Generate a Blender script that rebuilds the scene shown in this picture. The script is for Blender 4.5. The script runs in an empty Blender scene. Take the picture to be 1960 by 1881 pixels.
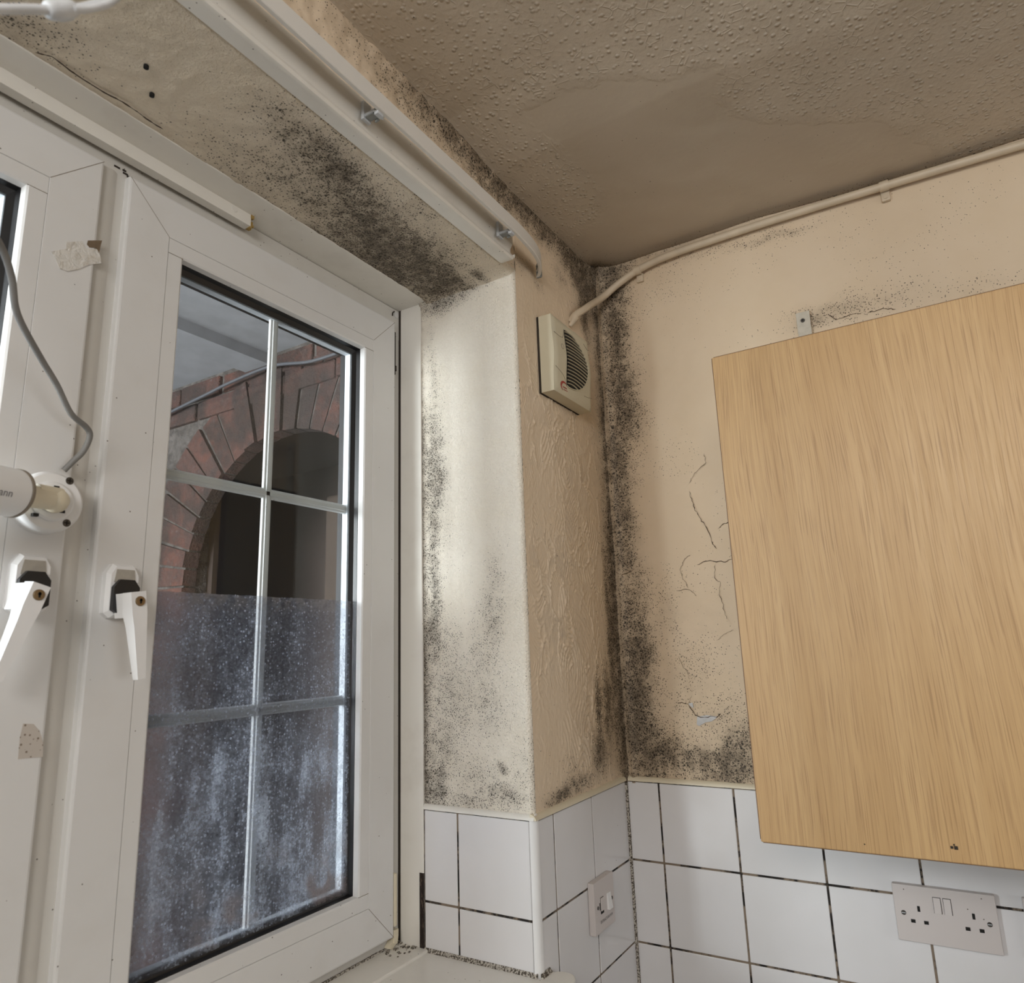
import bpy, bmesh, math, random
import numpy as np
from mathutils import Vector, Matrix
random.seed(7); np.random.seed(7)
scn = bpy.context.scene
COL = scn.collection
# ------------------------------------------------------------------ camera, world, lights, exposure
# Everything is laid out with z = 0 at the top of the tiling; the whole place is lifted by Z0 at the end so that the floor is z = 0.
Z0 = 1.217
W_, H_, F_ = 1960.0, 1881.0, 1345.81
CAM = np.array([-1.4533, -0.6309, 0.279])
RM = np.array([[0.5261, -0.8498, -0.0339], [0.1669, 0.1423, -0.9756], [0.8339, 0.5076, 0.2167]])
u_, s_, v_ = np.linalg.svd(RM); RM = u_ @ v_
cam_d = bpy.data.cameras.new('camera'); cam = bpy.data.objects.new('camera', cam_d); COL.objects.link(cam)
cam_d.sensor_fit = 'HORIZONTAL'; cam_d.sensor_width = 36.0; cam_d.lens = F_ / W_ * 36.0
cam_d.clip_start = 0.02
right, down, fwd = RM
M = Matrix((( right[0], -down[0], -fwd[0], CAM[0]), (right[1], -down[1], -fwd[1], CAM[1]), (right[2], -down[2], -fwd[2], CAM[2]), (0, 0, 0, 1)))
cam.matrix_world = M
cam_d.dof.use_dof = True; cam_d.dof.focus_distance = 1.45; cam_d.dof.aperture_fstop = 8.0
scn.camera = cam

def at(u, v, ax, val):
    """photo pixel -> point on the plane coordinate[ax] == val"""
    d = RM.T @ np.array([(u - 980) / F_, (v - 940) / F_, 1.0])
    return CAM + (val - CAM[ax]) / d[ax] * d

world = bpy.data.worlds.new('world'); scn.world = world; world.use_nodes = True
wn = world.node_tree; bg = wn.nodes['Background']
bg.inputs[0].default_value = (0.72, 0.80, 0.95, 1); bg.inputs[1].default_value = 1.6

def area(name, loc, target, sx, sy, power, col):
    l = bpy.data.lights.new(name, 'AREA'); l.shape = 'RECTANGLE'; l.size = sx; l.size_y = sy; l.energy = power; l.color = col
    o = bpy.data.objects.new(name, l); COL.objects.link(o); o.location = loc
    o.rotation_euler = (Vector(target) - Vector(loc)).to_track_quat('-Z', 'Y').to_euler()
    return o
# daylight reaching the window from the open left side of the porch; fill lights added inside the unseen room, left and back
area('daylight_porch', (-3.9, 0.95, 0.55), (-0.6, 0.10, 0.35), 1.7, 1.3, 390.0, (0.95, 0.98, 1.0))
area('fill_left', (-2.7, -0.85, 0.90), (-0.3, -0.15, 0.30), 1.0, 0.45, 15.0, (1.0, 0.98, 0.955))
area('fill_back', (-1.4, -3.12, 0.10), (-1.3, 0.0, 0.15), 1.4, 1.0, 10.0, (0.97, 0.985, 1.0))
scn.view_settings.view_transform = 'Standard'; scn.view_settings.look = 'None'
scn.view_settings.gamma = 1.0; scn.view_settings.use_curve_mapping = False
scn.view_settings.exposure = 0.38

# ------------------------------------------------------------------ object helpers
def tag(o, label=None, cat=None, group=None, kind=None):
    if label: o['label'] = label
    if cat: o['category'] = cat
    if group: o['group'] = group
    if kind: o['kind'] = kind
    return o

def wloc(o):
    p = Vector((0, 0, 0))
    while o is not None:
        p += o.location; o = o.parent
    return p

def mesh_obj(name, verts, faces, mat, parent=None, smooth=False, mats=None, fm=None):
    me = bpy.data.meshes.new(name)
    off = wloc(parent) if parent else Vector((0, 0, 0))
    me.from_pydata([tuple(Vector(v) - off) for v in verts], [], faces)
    for m in (mats or [mat]): me.materials.append(m)
    if fm: me.polygons.foreach_set('material_index', fm)
    if smooth: me.polygons.foreach_set('use_smooth', [True] * len(me.polygons))
    me.update()
    o = bpy.data.objects.new(name, me); COL.objects.link(o)
    if parent: o.parent = parent
    return o

def empty(name, loc, label, cat, group=None, kind=None):
    o = bpy.data.objects.new(name, None); COL.objects.link(o); o.location = loc; o.empty_display_size = 0.02
    return tag(o, label, cat, group, kind)

class MB:
    """collects shapes and links them as one mesh object"""
    def __init__(s): s.v = []; s.f = []; s.m = []
    def add(s, verts, faces, mi=0):
        b = len(s.v); s.v += [tuple(v) for v in verts]; s.f += [tuple(i + b for i in f) for f in faces]; s.m += [mi] * len(faces)
    def box(s, x0, x1, y0, y1, z0, z1, b=0.0, mi=0):
        if x0 > x1: x0, x1 = x1, x0
        if y0 > y1: y0, y1 = y1, y0
        if z0 > z1: z0, z1 = z1, z0
        bm = bmesh.new()
        bmesh.ops.create_cube(bm, size=1.0)
        for v in bm.verts: v.co = Vector(((x0 + x1) / 2 + v.co.x * (x1 - x0), (y0 + y1) / 2 + v.co.y * (y1 - y0), (z0 + z1) / 2 + v.co.z * (z1 - z0)))
        if b > 0: bmesh.ops.bevel(bm, geom=bm.edges[:], offset=b, segments=2, profile=0.5, affect='EDGES')
        bm.verts.ensure_lookup_table(); bm.verts.index_update()
        s.add([v.co[:] for v in bm.verts], [[v.index for v in f.verts] for f in bm.faces], mi); bm.free()
    def prism(s, pts, axis, a, b, mi=0):
        """pts: outline in the two other axes (in xyz order), extruded from a to b along axis"""
        def P(p, t):
            l = list(p); l.insert(axis, t); return l
        n = len(pts); vs = [P(p, a) for p in pts] + [P(p, b) for p in pts]
        fs = [list(range(n))[::-1], list(range(n, 2 * n))] + [[i, (i + 1) % n, n + (i + 1) % n, n + i] for i in range(n)]
        s.add(vs, fs, mi)
    def cyl(s, p0, p1, r0, r1=None, n=24, mi=0, rings=None):
        r1 = r0 if r1 is None else r1
        p0 = Vector(p0); p1 = Vector(p1); d = (p1 - p0).normalized()
        a = d.orthogonal().normalized(); b = d.cross(a)
        prof = rings or [(0, r0), (1, r1)]
        vs = []; fs = []
        for t, r in prof:
            c = p0.lerp(p1, t)
            vs += [c + (a * math.cos(2 * math.pi * k / n) + b * math.sin(2 * math.pi * k / n)) * r for k in range(n)]
        for j in range(len(prof) - 1):
            fs += [[j * n + k, j * n + (k + 1) % n, (j + 1) * n + (k + 1) % n, (j + 1) * n + k] for k in range(n)]
        fs += [list(range(n))[::-1], [(len(prof) - 1) * n + k for k in range(n)]]
        s.add(vs, fs, mi)
    def tube(s, pts, r, n=12, mi=0, sub=6):
        P = [Vector(p) for p in pts]
        if sub > 1:
            Q = []
            for i in range(len(P) - 1):
                a = P[max(i - 1, 0)]; b = P[i]; c = P[i + 1]; d = P[min(i + 2, len(P) - 1)]
                for k in range(sub):
                    t = k / sub
                    Q.append(0.5 * ((2 * b) + (c - a) * t + (2 * a - 5 * b + 4 * c - d) * t * t + (3 * b - a - 3 * c + d) * t ** 3))
            Q.append(P[-1]); P = Q
        R = r if callable(r) else (lambda t: r)
        vs = []; fs = []; up = None
        for i, p in enumerate(P):
            d = (P[min(i + 1, len(P) - 1)] - P[max(i - 1, 0)]).normalized()
            if up is None: up = d.orthogonal().normalized()
            up = (up - d * up.dot(d)).normalized(); b = d.cross(up); rr = R(i / (len(P) - 1))
            vs += [p + (up * math.cos(2 * math.pi * k / n) + b * math.sin(2 * math.pi * k / n)) * rr for k in range(n)]
        for j in range(len(P) - 1):
            fs += [[j * n + k, j * n + (k + 1) % n, (j + 1) * n + (k + 1) % n, (j + 1) * n + k] for k in range(n)]
        fs += [list(range(n))[::-1], [(len(P) - 1) * n + k for k in range(n)]]
        s.add(vs, fs, mi)
    def build(s, name, mat, parent=None, smooth=False, mats=None):
        o = mesh_obj(name, s.v, s.f, mat, parent, False, mats, s.m if mats else None)
        if smooth:
            me = o.data; me.polygons.foreach_set('use_smooth', [True] * len(me.polygons))
            try:
                me.set_sharp_from_angle(angle=math.radians(38))
            except Exception: pass
            wn_ = o.modifiers.new('wn', 'WEIGHTED_NORMAL'); wn_.keep_sharp = True; wn_.weight = 90
        return o

def frame_mesh(mb, x0, x1, z0, z1, prof, mi=0):
    """mitred rectangular frame; prof = [(inset, y), ...]"""
    vs = []; n = len(prof)
    for ins, y in prof:
        vs += [(x0 + ins, y, z0 + ins), (x1 - ins, y, z0 + ins), (x1 - ins, y, z1 - ins), (x0 + ins, y, z1 - ins)]
    fs = []
    for j in range(n - 1):
        for k in range(4):
            fs.append([j * 4 + k, j * 4 + (k + 1) % 4, (j + 1) * 4 + (k + 1) % 4, (j + 1) * 4 + k])
    mb.add(vs, fs, mi)

# ------------------------------------------------------------------ node helpers
class NT:
    def __init__(s, name):
        s.m = bpy.data.materials.new(name); s.m.use_nodes = True; s.t = s.m.node_tree; s.n = s.t.nodes; s.l = s.t.links
        s.b = s.n['Principled BSDF']; s.out = s.n['Material Output']; s._tc = None
    def L(s, a, b): s.l.new(a, b)
    def new(s, t, **k):
        n = s.n.new(t)
        for a, b in k.items(): setattr(n, a, b)
        return n
    def co(s, scale=(1, 1, 1), loc=(0, 0, 0), rot=(0, 0, 0)):
        if s._tc is None: s._tc = s.new('ShaderNodeTexCoord')
        if scale == (1, 1, 1) and loc == (0, 0, 0) and rot == (0, 0, 0): return s._tc.outputs['Object']
        mp = s.new('ShaderNodeMapping'); mp.inputs['Scale'].default_value = scale; mp.inputs['Location'].default_value = loc; mp.inputs['Rotation'].default_value = rot
        s.L(s._tc.outputs['Object'], mp.inputs[0]); return mp.outputs[0]
    def noise(s, scale, detail=3, rough=0.55, co=None, dist=0.0, col=False):
        n = s.new('ShaderNodeTexNoise'); n.inputs['Scale'].default_value = scale; n.inputs['Detail'].default_value = detail
        n.inputs['Roughness'].default_value = rough; n.inputs['Distortion'].default_value = dist
        s.L(co if co is not None else s.co(), n.inputs['Vector']); return n.outputs['Color' if col else 'Fac']
    def voro(s, scale, co=None, feature='F1', rnd=1.0):
        n = s.new('ShaderNodeTexVoronoi'); n.feature = feature; n.inputs['Scale'].default_value = scale; n.inputs['Randomness'].default_value = rnd
        s.L(co if co is not None else s.co(), n.inputs['Vector']); return n
    def math(s, op, a, b=None, c=None, clamp=False):
        n = s.new('ShaderNodeMath', operation=op); n.use_clamp = clamp
        for i, x in enumerate((a, b, c)):
            if x is None: continue
            if isinstance(x, (int, float)): n.inputs[i].default_value = x
            else: s.L(x, n.inputs[i])
        return n.outputs[0]
    def ramp(s, x, a, b, c=0.0, d=1.0, smooth=True):
        n = s.new('ShaderNodeMapRange'); n.interpolation_type = 'SMOOTHSTEP' if smooth else 'LINEAR'
        for i, k in ((1, a), (2, b), (3, c), (4, d)):
            if isinstance(k, (int, float)): n.inputs[i].default_value = k
            else: s.L(k, n.inputs[i])
        s.L(x, n.inputs[0]); return n.outputs[0]
    def mix(s, f, a, b):
        n = s.new('ShaderNodeMix', data_type='RGBA')
        for i, x in ((0, f), (6, a), (7, b)):
            if isinstance(x, (int, float)): n.inputs[i].default_value = x
            elif isinstance(x, tuple): n.inputs[i].default_value = (*x[:3], 1)
            else: s.L(x, n.inputs[i])
        return n.outputs[2]
    def attr(s, name):
        n = s.new('ShaderNodeAttribute'); n.attribute_name = name; return n.outputs['Fac']
    def sep(s, c):
        n = s.new('ShaderNodeSeparateXYZ'); s.L(c, n.inputs[0]); return n.outputs
    def bump(s, h, strength=0.5, dist=0.001, prev=None):
        n = s.new('ShaderNodeBump'); n.inputs['Strength'].default_value = strength; n.inputs['Distance'].default_value = dist
        s.L(h, n.inputs['Height'])
        if prev is not None: s.L(prev, n.inputs['Normal'])
        return n.outputs[0]
    def fin(s, col=None, rough=None, normal=None, spec=None, metal=None, coat=None):
        for k, x in (('Base Color', col), ('Roughness', rough), ('Normal', normal), ('Specular IOR Level', spec), ('Metallic', metal), ('Coat Weight', coat)):
            if x is None: continue
            if isinstance(x, (int, float)): s.b.inputs[k].default_value = x
            elif isinstance(x, tuple): s.b.inputs[k].default_value = (*x[:3], 1)
            else: s.L(x, s.b.inputs[k])
        return s.m

def mould_layers(t, base, dens, co=None, haze=1.0, dark=(0.022, 0.016, 0.010), size=1.0):
    """black mould: two sizes of colonies whose number follows the density, and a thin film where it is thick"""
    n1 = t.noise(55, 3, 0.6, co); n2 = t.noise(170, 3, 0.7, co); n3 = t.noise(520, 2, 0.6, co)
    d = t.math('MULTIPLY', dens, t.ramp(n1, 0.30, 0.66, 0.75, 1.2))
    col = base
    hd = t.math('ADD', d, t.math('ADD', t.math('MULTIPLY', t.math('SUBTRACT', n2, 0.5), 0.8), t.math('MULTIPLY', t.math('SUBTRACT', n3, 0.5), 1.1)))
    col = t.mix(t.math('MULTIPLY', t.ramp(hd, 0.62, 1.75), 0.90 * haze), col, tuple(2.0 * x for x in dark))
    col = t.mix(t.math('MULTIPLY', t.ramp(d, 0.15, 1.1), 0.34 * haze), col, tuple(5.0 * x for x in dark))
    for sc, r0, r1, k in ((95, 0.05, 0.19, 0.50), (165, 0.08, 0.28, 0.80), (320, 0.14, 0.40, 1.05)):
        w = t.voro(sc * size, co); rgb = t.sep(w.outputs['Color'])
        rad = t.math('ADD', t.math('MULTIPLY', rgb[1], r1 - r0), r0)
        rad = t.math('MULTIPLY', rad, t.ramp(d, 0.0, 1.0, 0.75, 1.35, False))
        spot = t.ramp(t.math('SUBTRACT', w.outputs['Distance'], rad), -0.05, 0.07, 1.0, 0.0)
        on = t.math('LESS_THAN', rgb[0], t.math('MULTIPLY', d, k))
        col = t.mix(t.math('MULTIPLY', t.math('MULTIPLY', spot, on), t.math('ADD', t.math('MULTIPLY', rgb[2], 0.35), 0.6)), col, dark)
    return col

def plaster(name, base, kind='roller', bump_k=1.0):
    t = NT(name)
    d = t.attr('mould'); st = t.attr('stain')
    c = t.mix(t.ramp(t.noise(9, 4, 0.6), 0.3, 0.75, 0.0, 0.45), base, tuple(x * k for x, k in zip(base, (0.93, 0.90, 0.84))))
    c = t.mix(t.math('MULTIPLY', st, t.ramp(t.noise(45, 4, 0.65), 0.3, 0.7, 0.35, 1.0)), c, (0.16, 0.105, 0.055))
    c = mould_layers(t, c, d, haze=0.7 if 'reveal' in name else 0.85, size={'roller': 1.35}.get(kind, 1.0) if 'reveal' in name else 1.0)
    f1 = t.noise(230, 4, 0.6); f2 = t.noise(900, 2, 0.5)
    if kind == 'roller':
        w = t.ramp(t.noise(300, 2, 0.5, dist=0.6), 0.42, 0.68)
        h = t.math('ADD', t.math('MULTIPLY', w, 0.9), t.math('MULTIPLY', f1, 0.5)); nb = t.bump(h, 0.6 * bump_k, 0.0018)
    elif kind == 'flat':
        h = t.math('ADD', t.math('MULTIPLY', f1, 0.35), t.math('MULTIPLY', t.noise(60, 3), 0.9)); nb = t.bump(h, 0.30 * bump_k, 0.0012)
    elif kind == 'artex':
        nb = t.bump(t.math('ADD', f1, t.math('MULTIPLY', f2, 0.3)), 0.25 * bump_k, 0.0009)
    return t.fin(c, 0.62, nb, 0.35)

# ------------------------------------------------------------------ materials
M_ = {}
M_['wall'] = plaster('painted wall plaster', (0.74, 0.60, 0.44), 'flat')
M_['pier'] = plaster('combed wall plaster', (0.79, 0.65, 0.49), 'artex')
M_['reveal'] = plaster('roughcast reveal plaster', (0.88, 0.825, 0.725), 'roller')  # same paint as the pier; lighter base carries the daylight on it
M_['soffit'] = plaster('soffit plaster', (0.74, 0.655, 0.53), 'roller', 0.8)

t = NT('stippled ceiling'); sm = t.attr('smooth')
tex = t.math('SUBTRACT', 1.0, sm)
v1 = t.voro(88); rr = t.sep(v1.outputs['Color'])
pk = t.math('MULTIPLY', t.ramp(v1.outputs['Distance'], 0.06, 0.40, 1.0, 0.0), t.ramp(rr[0], 0.05, 0.3, 0.35, 1.0))
v2 = t.voro(62, t.co(loc=(3, 5, 1)), 'DISTANCE_TO_EDGE')
rid = t.math('MULTIPLY', t.ramp(v2.outputs['Distance'], 0.0, 0.10, 1.0, 0.0), t.ramp(t.noise(30, 2), 0.5, 0.65, 0.0, 0.35))
h = t.math('ADD', t.math('MAXIMUM', pk, rid), t.math('MULTIPLY', t.noise(110, 3), 0.5))
h = t.math('ADD', t.math('MULTIPLY', h, tex), t.math('MULTIPLY', t.noise(20, 3), 0.5))
edge = t.math('MULTIPLY', t.math('MULTIPLY', sm, tex), 1.6)
sc_ = t.math('MULTIPLY', edge, t.noise(60, 4, 0.7, t.co((1, 6, 1), rot=(0, 0, 0.6))))
h = t.math('ADD', h, t.math('MULTIPLY', sc_, 0.9))
h = t.math('ADD', h, t.math('MULTIPLY', t.noise(500, 2), 0.05))
cc = t.mix(t.ramp(t.noise(5, 3), 0.3, 0.7), (0.60, 0.52, 0.42), (0.55, 0.475, 0.38))
cc = t.mix(t.math('MULTIPLY', sm, 0.35), cc, (0.50, 0.42, 0.32))
cc = t.mix(t.attr('stain'), cc, (0.14, 0.095, 0.055))
cc = mould_layers(t, cc, t.attr('mould'))
M_['ceiling'] = t.fin(cc, 0.6, t.bump(h, 0.85, 0.0028), 0.3)

def upvc(name, base, rough=0.32, dirt=0.25, mould=0.03):
    t = NT(name)
    c = t.mix(t.ramp(t.noise(14, 4, 0.6), 0.45, 0.85, 0.0, dirt * 0.6), base, (0.50, 0.455, 0.39))
    sp = t.voro(160); rgb = t.sep(sp.outputs['Color'])
    on = t.math('MULTIPLY', t.math('LESS_THAN', rgb[0], mould), t.ramp(sp.outputs['Distance'], 0.08, 0.2, 1.0, 0.0))
    c = t.mix(on, c, (0.08, 0.06, 0.04))
    return t.fin(c, t.ramp(t.noise(30, 2), 0.3, 0.7, rough, rough + 0.12), t.bump(t.noise(25, 2), 0.06, 0.001), 0.5)
M_['upvc'] = upvc('white window plastic', (0.70, 0.695, 0.685))
M_['upvc_dirty'] = upvc('dirty window frame plastic', (0.62, 0.60, 0.56), 0.4, 0.4, 0.10)
M_['white_paint'] = upvc('white gloss paint', (0.78, 0.755, 0.70), 0.30, 0.45, 0.06)
M_['white_plastic'] = upvc('white plastic', (0.80, 0.80, 0.80), 0.28, 0.12, 0.0)
M_['grey_face'] = upvc('off-white faceplate plastic', (0.62, 0.57, 0.55), 0.42, 0.2, 0.02)
M_['cream'] = upvc('yellowed cream plastic', (0.72, 0.65, 0.50), 0.35, 0.15, 0.0)
M_['fan_cream'] = upvc('cream fan plastic', (0.64, 0.59, 0.445), 0.36, 0.15, 0.01)
M_['track'] = upvc('white curtain rail plastic', (0.76, 0.74, 0.70), 0.28, 0.1, 0.0)

def plain(name, col, rough=0.5, metal=0.0, spec=0.5, bumpk=0.1, sc=80):
    t = NT(name)
    c = t.mix(t.ramp(t.noise(sc, 3), 0.3, 0.7, 0.0, 0.5), col, tuple(x * 0.75 for x in col))
    return t.fin(c, rough, t.bump(t.noise(sc * 3, 2), bumpk, 0.0006), spec, metal)
M_['black'] = plain('black rubber gasket', (0.012, 0.012, 0.013), 0.38)
M_['dark'] = plain('black hollow', (0.006, 0.005, 0.004), 0.8)
M_['grime'] = plain('black grime and gap shade', (0.035, 0.026, 0.018), 0.9, bumpk=1.0, sc=200)  # grime; also paints the shadow gap round the fan
M_['line'] = plain('dirty joint line', (0.24, 0.20, 0.155), 0.8)
M_['brass'] = plain('brass lock', (0.30, 0.22, 0.13), 0.35, 0.9)
M_['steel'] = plain('dark steel screw', (0.12, 0.11, 0.10), 0.4, 0.8)
M_['grey_cable'] = plain('grey cable', (0.22, 0.215, 0.205), 0.55, sc=40)
M_['dark_cable'] = plain('dark weathered cable', (0.06, 0.06, 0.065), 0.45)
M_['white_cable'] = plain('white cable', (0.72, 0.74, 0.76), 0.4)
M_['grey_plastic'] = plain('grey plastic', (0.30, 0.32, 0.32), 0.4)
M_['plate_grey'] = plain('grey beige cover', (0.42, 0.39, 0.34), 0.35)
M_['red'] = plain('red print', (0.42, 0.02, 0.02), 0.4)
M_['print'] = plain('dark print', (0.05, 0.045, 0.045), 0.5)
M_['grey_print'] = plain('grey print', (0.16, 0.16, 0.18), 0.5)
M_['foam'] = plain('yellow foam', (0.42, 0.28, 0.09), 0.9, bumpk=1, sc=300)
M_['flake'] = plain('bare white plaster', (0.62, 0.62, 0.62), 0.9, bumpk=0.6)
M_['crack'] = plain('dark crack', (0.07, 0.045, 0.028), 0.9)
M_['bracket'] = plain('cream painted steel strap', (0.60, 0.55, 0.46), 0.45)
M_['pipe_paint'] = plain('beige painted conduit', (0.66, 0.55, 0.41), 0.4, sc=14)
M_['concrete'] = plain('grey render', (0.34, 0.34, 0.35), 0.9, bumpk=0.8, sc=12)
M_['dark_wood'] = plain('dark brown passage lining', (0.022, 0.012, 0.008), 0.8, sc=12)
M_['dark_wood2'] = plain('brown passage door', (0.05, 0.032, 0.022), 0.8, sc=12)
M_['ground'] = plain('yard paving', (0.22, 0.21, 0.2), 0.9, sc=10)
M_['roomfloor'] = plain('vinyl floor', (0.22, 0.18, 0.14), 0.5, sc=6)
M_['worktop'] = plain('pale worktop', (0.22, 0.20, 0.18), 0.4, sc=20)
M_['spacer'] = plain('grey metal spacer', (0.60, 0.63, 0.66), 0.45)

t = NT('clear tape'); c = t.mix(t.ramp(t.noise(50, 4, 0.7), 0.45, 0.7), (0.68, 0.66, 0.62), (0.52, 0.47, 0.40))
M_['tape'] = t.fin(c, 0.12, t.bump(t.noise(90, 3, dist=1.0), 1.0, 0.003), 0.8)
t = NT('brown tape'); M_['tape_brown'] = t.fin(t.mix(t.noise(150, 3), (0.20, 0.145, 0.09), (0.13, 0.09, 0.055)), 0.6)
t = NT('old glue patch'); vv = t.voro(190); M_['glue'] = t.fin(t.mix(t.ramp(vv.outputs['Distance'], 0.15, 0.3, 1.0, 0.0), (0.52, 0.47, 0.42), (0.2, 0.15, 0.11)), 0.7)

# glazed white tiles
t = NT('white glazed tile')
c = t.mix(t.ramp(t.noise(7, 3), 0.3, 0.7, 0.0, 0.5), (0.76, 0.75, 0.76), (0.70, 0.69, 0.685))
sp = t.voro(60); rgb = t.sep(sp.outputs['Color'])
c = t.mix(t.math('MULTIPLY', t.math('LESS_THAN', rgb[0], 0.06), t.ramp(sp.outputs['Distance'], 0.03, 0.07, 1.0, 0.0)), c, (0.2, 0.15, 0.1))
M_['tile'] = t.fin(c, 0.14, t.bump(t.noise(16, 2), 0.10, 0.0015), 0.5)
t = NT('mouldy grout')
nn = t.noise(26, 3, 0.6); n3 = t.noise(170, 3, 0.7)
M_['grout'] = t.fin(t.mix(t.ramp(t.math('ADD', nn, t.math('MULTIPLY', n3, 0.35)), 0.60, 0.74), (0.014, 0.011, 0.009), (0.22, 0.17, 0.125)), 0.9, t.bump(n3, 0.5, 0.001))
t = NT('speckled sealant'); n3 = t.noise(330, 3, 0.7)
M_['sealant'] = t.fin(t.mix(t.ramp(n3, 0.44, 0.56), (0.05, 0.038, 0.025), (0.50, 0.46, 0.40)), 0.7, t.bump(n3, 0.5, 0.001))
t = NT('rotten black timber gap'); n3 = t.noise(160, 4, 0.75, t.co((1, 1, 0.35)))
M_['rotten'] = t.fin(t.mix(t.ramp(n3, 0.5, 0.72), (0.018, 0.011, 0.008), (0.20, 0.14, 0.11)), 0.9, t.bump(n3, 1.0, 0.003))

# oak laminate: vertical grain
t = NT('oak laminate')
wob = t.noise(2.2, 2, 0.5, t.co((1, 1, 0.5)))
sx = t.sep(t.co())
yw = t.math('ADD', sx[1], t.math('MULTIPLY', t.math('SUBTRACT', wob, 0.5), 0.07))
cb = t.new('ShaderNodeCombineXYZ'); t.L(yw, cb.inputs[1]); t.L(t.math('MULTIPLY', sx[2], 0.020), cb.inputs[2])
g1 = t.noise(230, 4, 0.7, cb.outputs[0]); g0 = t.noise(20, 3, 0.5, cb.outputs[0])
cb2 = t.new('ShaderNodeCombineXYZ'); t.L(yw, cb2.inputs[1]); t.L(t.math('MULTIPLY', sx[2], 0.013), cb2.inputs[2])
pores = t.ramp(t.noise(620, 2, 0.6, cb2.outputs[0]), 0.55, 0.62)
# cathedral figure: stretched rings around an off-centre heart
zz = t.math('MULTIPLY', t.math('SUBTRACT', sx[2], -0.15), 0.09)
yy = t.math('SUBTRACT', yw, -0.56)
rad = t.math('SQRT', t.math('ADD', t.math('MULTIPLY', yy, yy), t.math('MULTIPLY', zz, zz)))
ring = t.math('SINE', t.math('ADD', t.math('MULTIPLY', rad, 420.0), t.math('MULTIPLY', g0, 7.0)))
ringm = t.math('MULTIPLY', t.ramp(ring, 0.2, 1.0), t.ramp(rad, 0.02, 0.16, 0.5, 0.10))
c = t.mix(t.ramp(g0, 0.3, 0.7), (0.57, 0.370, 0.175), (0.52, 0.325, 0.145))
c = t.mix(t.ramp(g1, 0.40, 0.68, 0.0, 0.6), c, (0.45, 0.275, 0.12))
c = t.mix(ringm, c, (0.36, 0.20, 0.08))
c = t.mix(t.math('MULTIPLY', pores, 0.55), c, (0.30, 0.165, 0.07))
M_['oak'] = t.fin(c, t.ramp(g1, 0.3, 0.7, 0.40, 0.5), t.bump(t.math('SUBTRACT', 1.0, pores), 0.12, 0.0006), 0.5)
M_['oak_edge'] = plain('brown laminate edge', (0.17, 0.085, 0.04), 0.5)
M_['carcass'] = plain('pale cupboard side', (0.40, 0.30, 0.18), 0.5)

# glass and the fogged film
t = NT('window glass')
tr = t.new('ShaderNodeBsdfTransparent'); tr.inputs[0].default_value = (0.86, 0.88, 0.88, 1)
gl = t.new('ShaderNodeBsdfGlossy'); gl.inputs['Roughness'].default_value = 0.02
fr = t.new('ShaderNodeLayerWeight'); fr.inputs[0].default_value = 0.5
mx = t.new('ShaderNodeMixShader'); t.L(t.math('ADD', t.math('MULTIPLY', t.math('POWER', fr.outputs['Facing'], 5.0), 0.9), 0.035, clamp=True), mx.inputs[0]); t.L(tr.outputs[0], mx.inputs[1]); t.L(gl.outputs[0], mx.inputs[2])
df = t.new('ShaderNodeBsdfDiffuse'); df.inputs[0].default_value = (0.6, 0.6, 0.6, 1)
dst = t.ramp(t.noise(700, 2, 0.6), 0.62, 0.75, 0.012, 0.10)
mx2 = t.new('ShaderNodeMixShader'); t.L(dst, mx2.inputs[0]); t.L(mx.outputs[0], mx2.inputs[1]); t.L(df.outputs[0], mx2.inputs[2])
t.L(mx2.outputs[0], t.out.inputs[0]); M_['glass'] = t.m

t = NT('fogged film')
sx = t.sep(t.co())
strk = t.noise(38, 5, 0.65, t.co((1, 1, 0.22))); blot = t.noise(13, 4, 0.6); fine = t.noise(240, 5, 0.75)
dr = t.voro(210); drp = t.sep(dr.outputs['Color'])
ringd = t.math('MULTIPLY', t.ramp(t.math('ABSOLUTE', t.math('SUBTRACT', dr.outputs['Distance'], 0.27)), 0.02, 0.09, 1.0, 0.0), t.ramp(drp[0], 0.5, 0.75))
low = t.ramp(sx[2], 0.36, -0.10, 0.0, 1.0)
amt = t.math('ADD', t.math('MULTIPLY', t.ramp(strk, 0.35, 0.75), 0.50), t.math('MULTIPLY', t.ramp(blot, 0.38, 0.72), 0.42))
amt = t.math('ADD', t.math('MULTIPLY', amt, t.math('ADD', t.math('MULTIPLY', low, 0.85), 0.45)), t.math('MULTIPLY', ringd, 0.55))
amt = t.math('ADD', amt, t.math('MULTIPLY', t.math('SUBTRACT', fine, 0.5), 2.1), clamp=True)
col = t.mix(amt, (0.20, 0.205, 0.24), (0.68, 0.75, 0.86))
col = t.mix(t.math('MULTIPLY', t.ramp(blot, 0.50, 0.62), t.ramp(sx[2], 0.03, -0.10)), col, (0.34, 0.30, 0.30))
top = t.math('MULTIPLY', t.ramp(sx[2], 0.335, 0.372), t.ramp(t.noise(60, 4, 0.7), 0.42, 0.56))
col = t.mix(top, col, (0.36, 0.33, 0.32))
bm_ = t.voro(240); bl = t.sep(bm_.outputs['Color'])
blk = t.math('MULTIPLY', t.math('LESS_THAN', bl[0], t.math('ADD', t.math('MULTIPLY', low, 0.10), 0.015)), t.ramp(bm_.outputs['Distance'], 0.12, 0.28, 1.0, 0.0))
col = t.mix(blk, col, (0.012, 0.012, 0.012))
d1 = t.new('ShaderNodeBsdfDiffuse'); t.L(col, d1.inputs[0])
d2 = t.new('ShaderNodeBsdfTranslucent'); t.L(col, d2.inputs[0])
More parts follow.
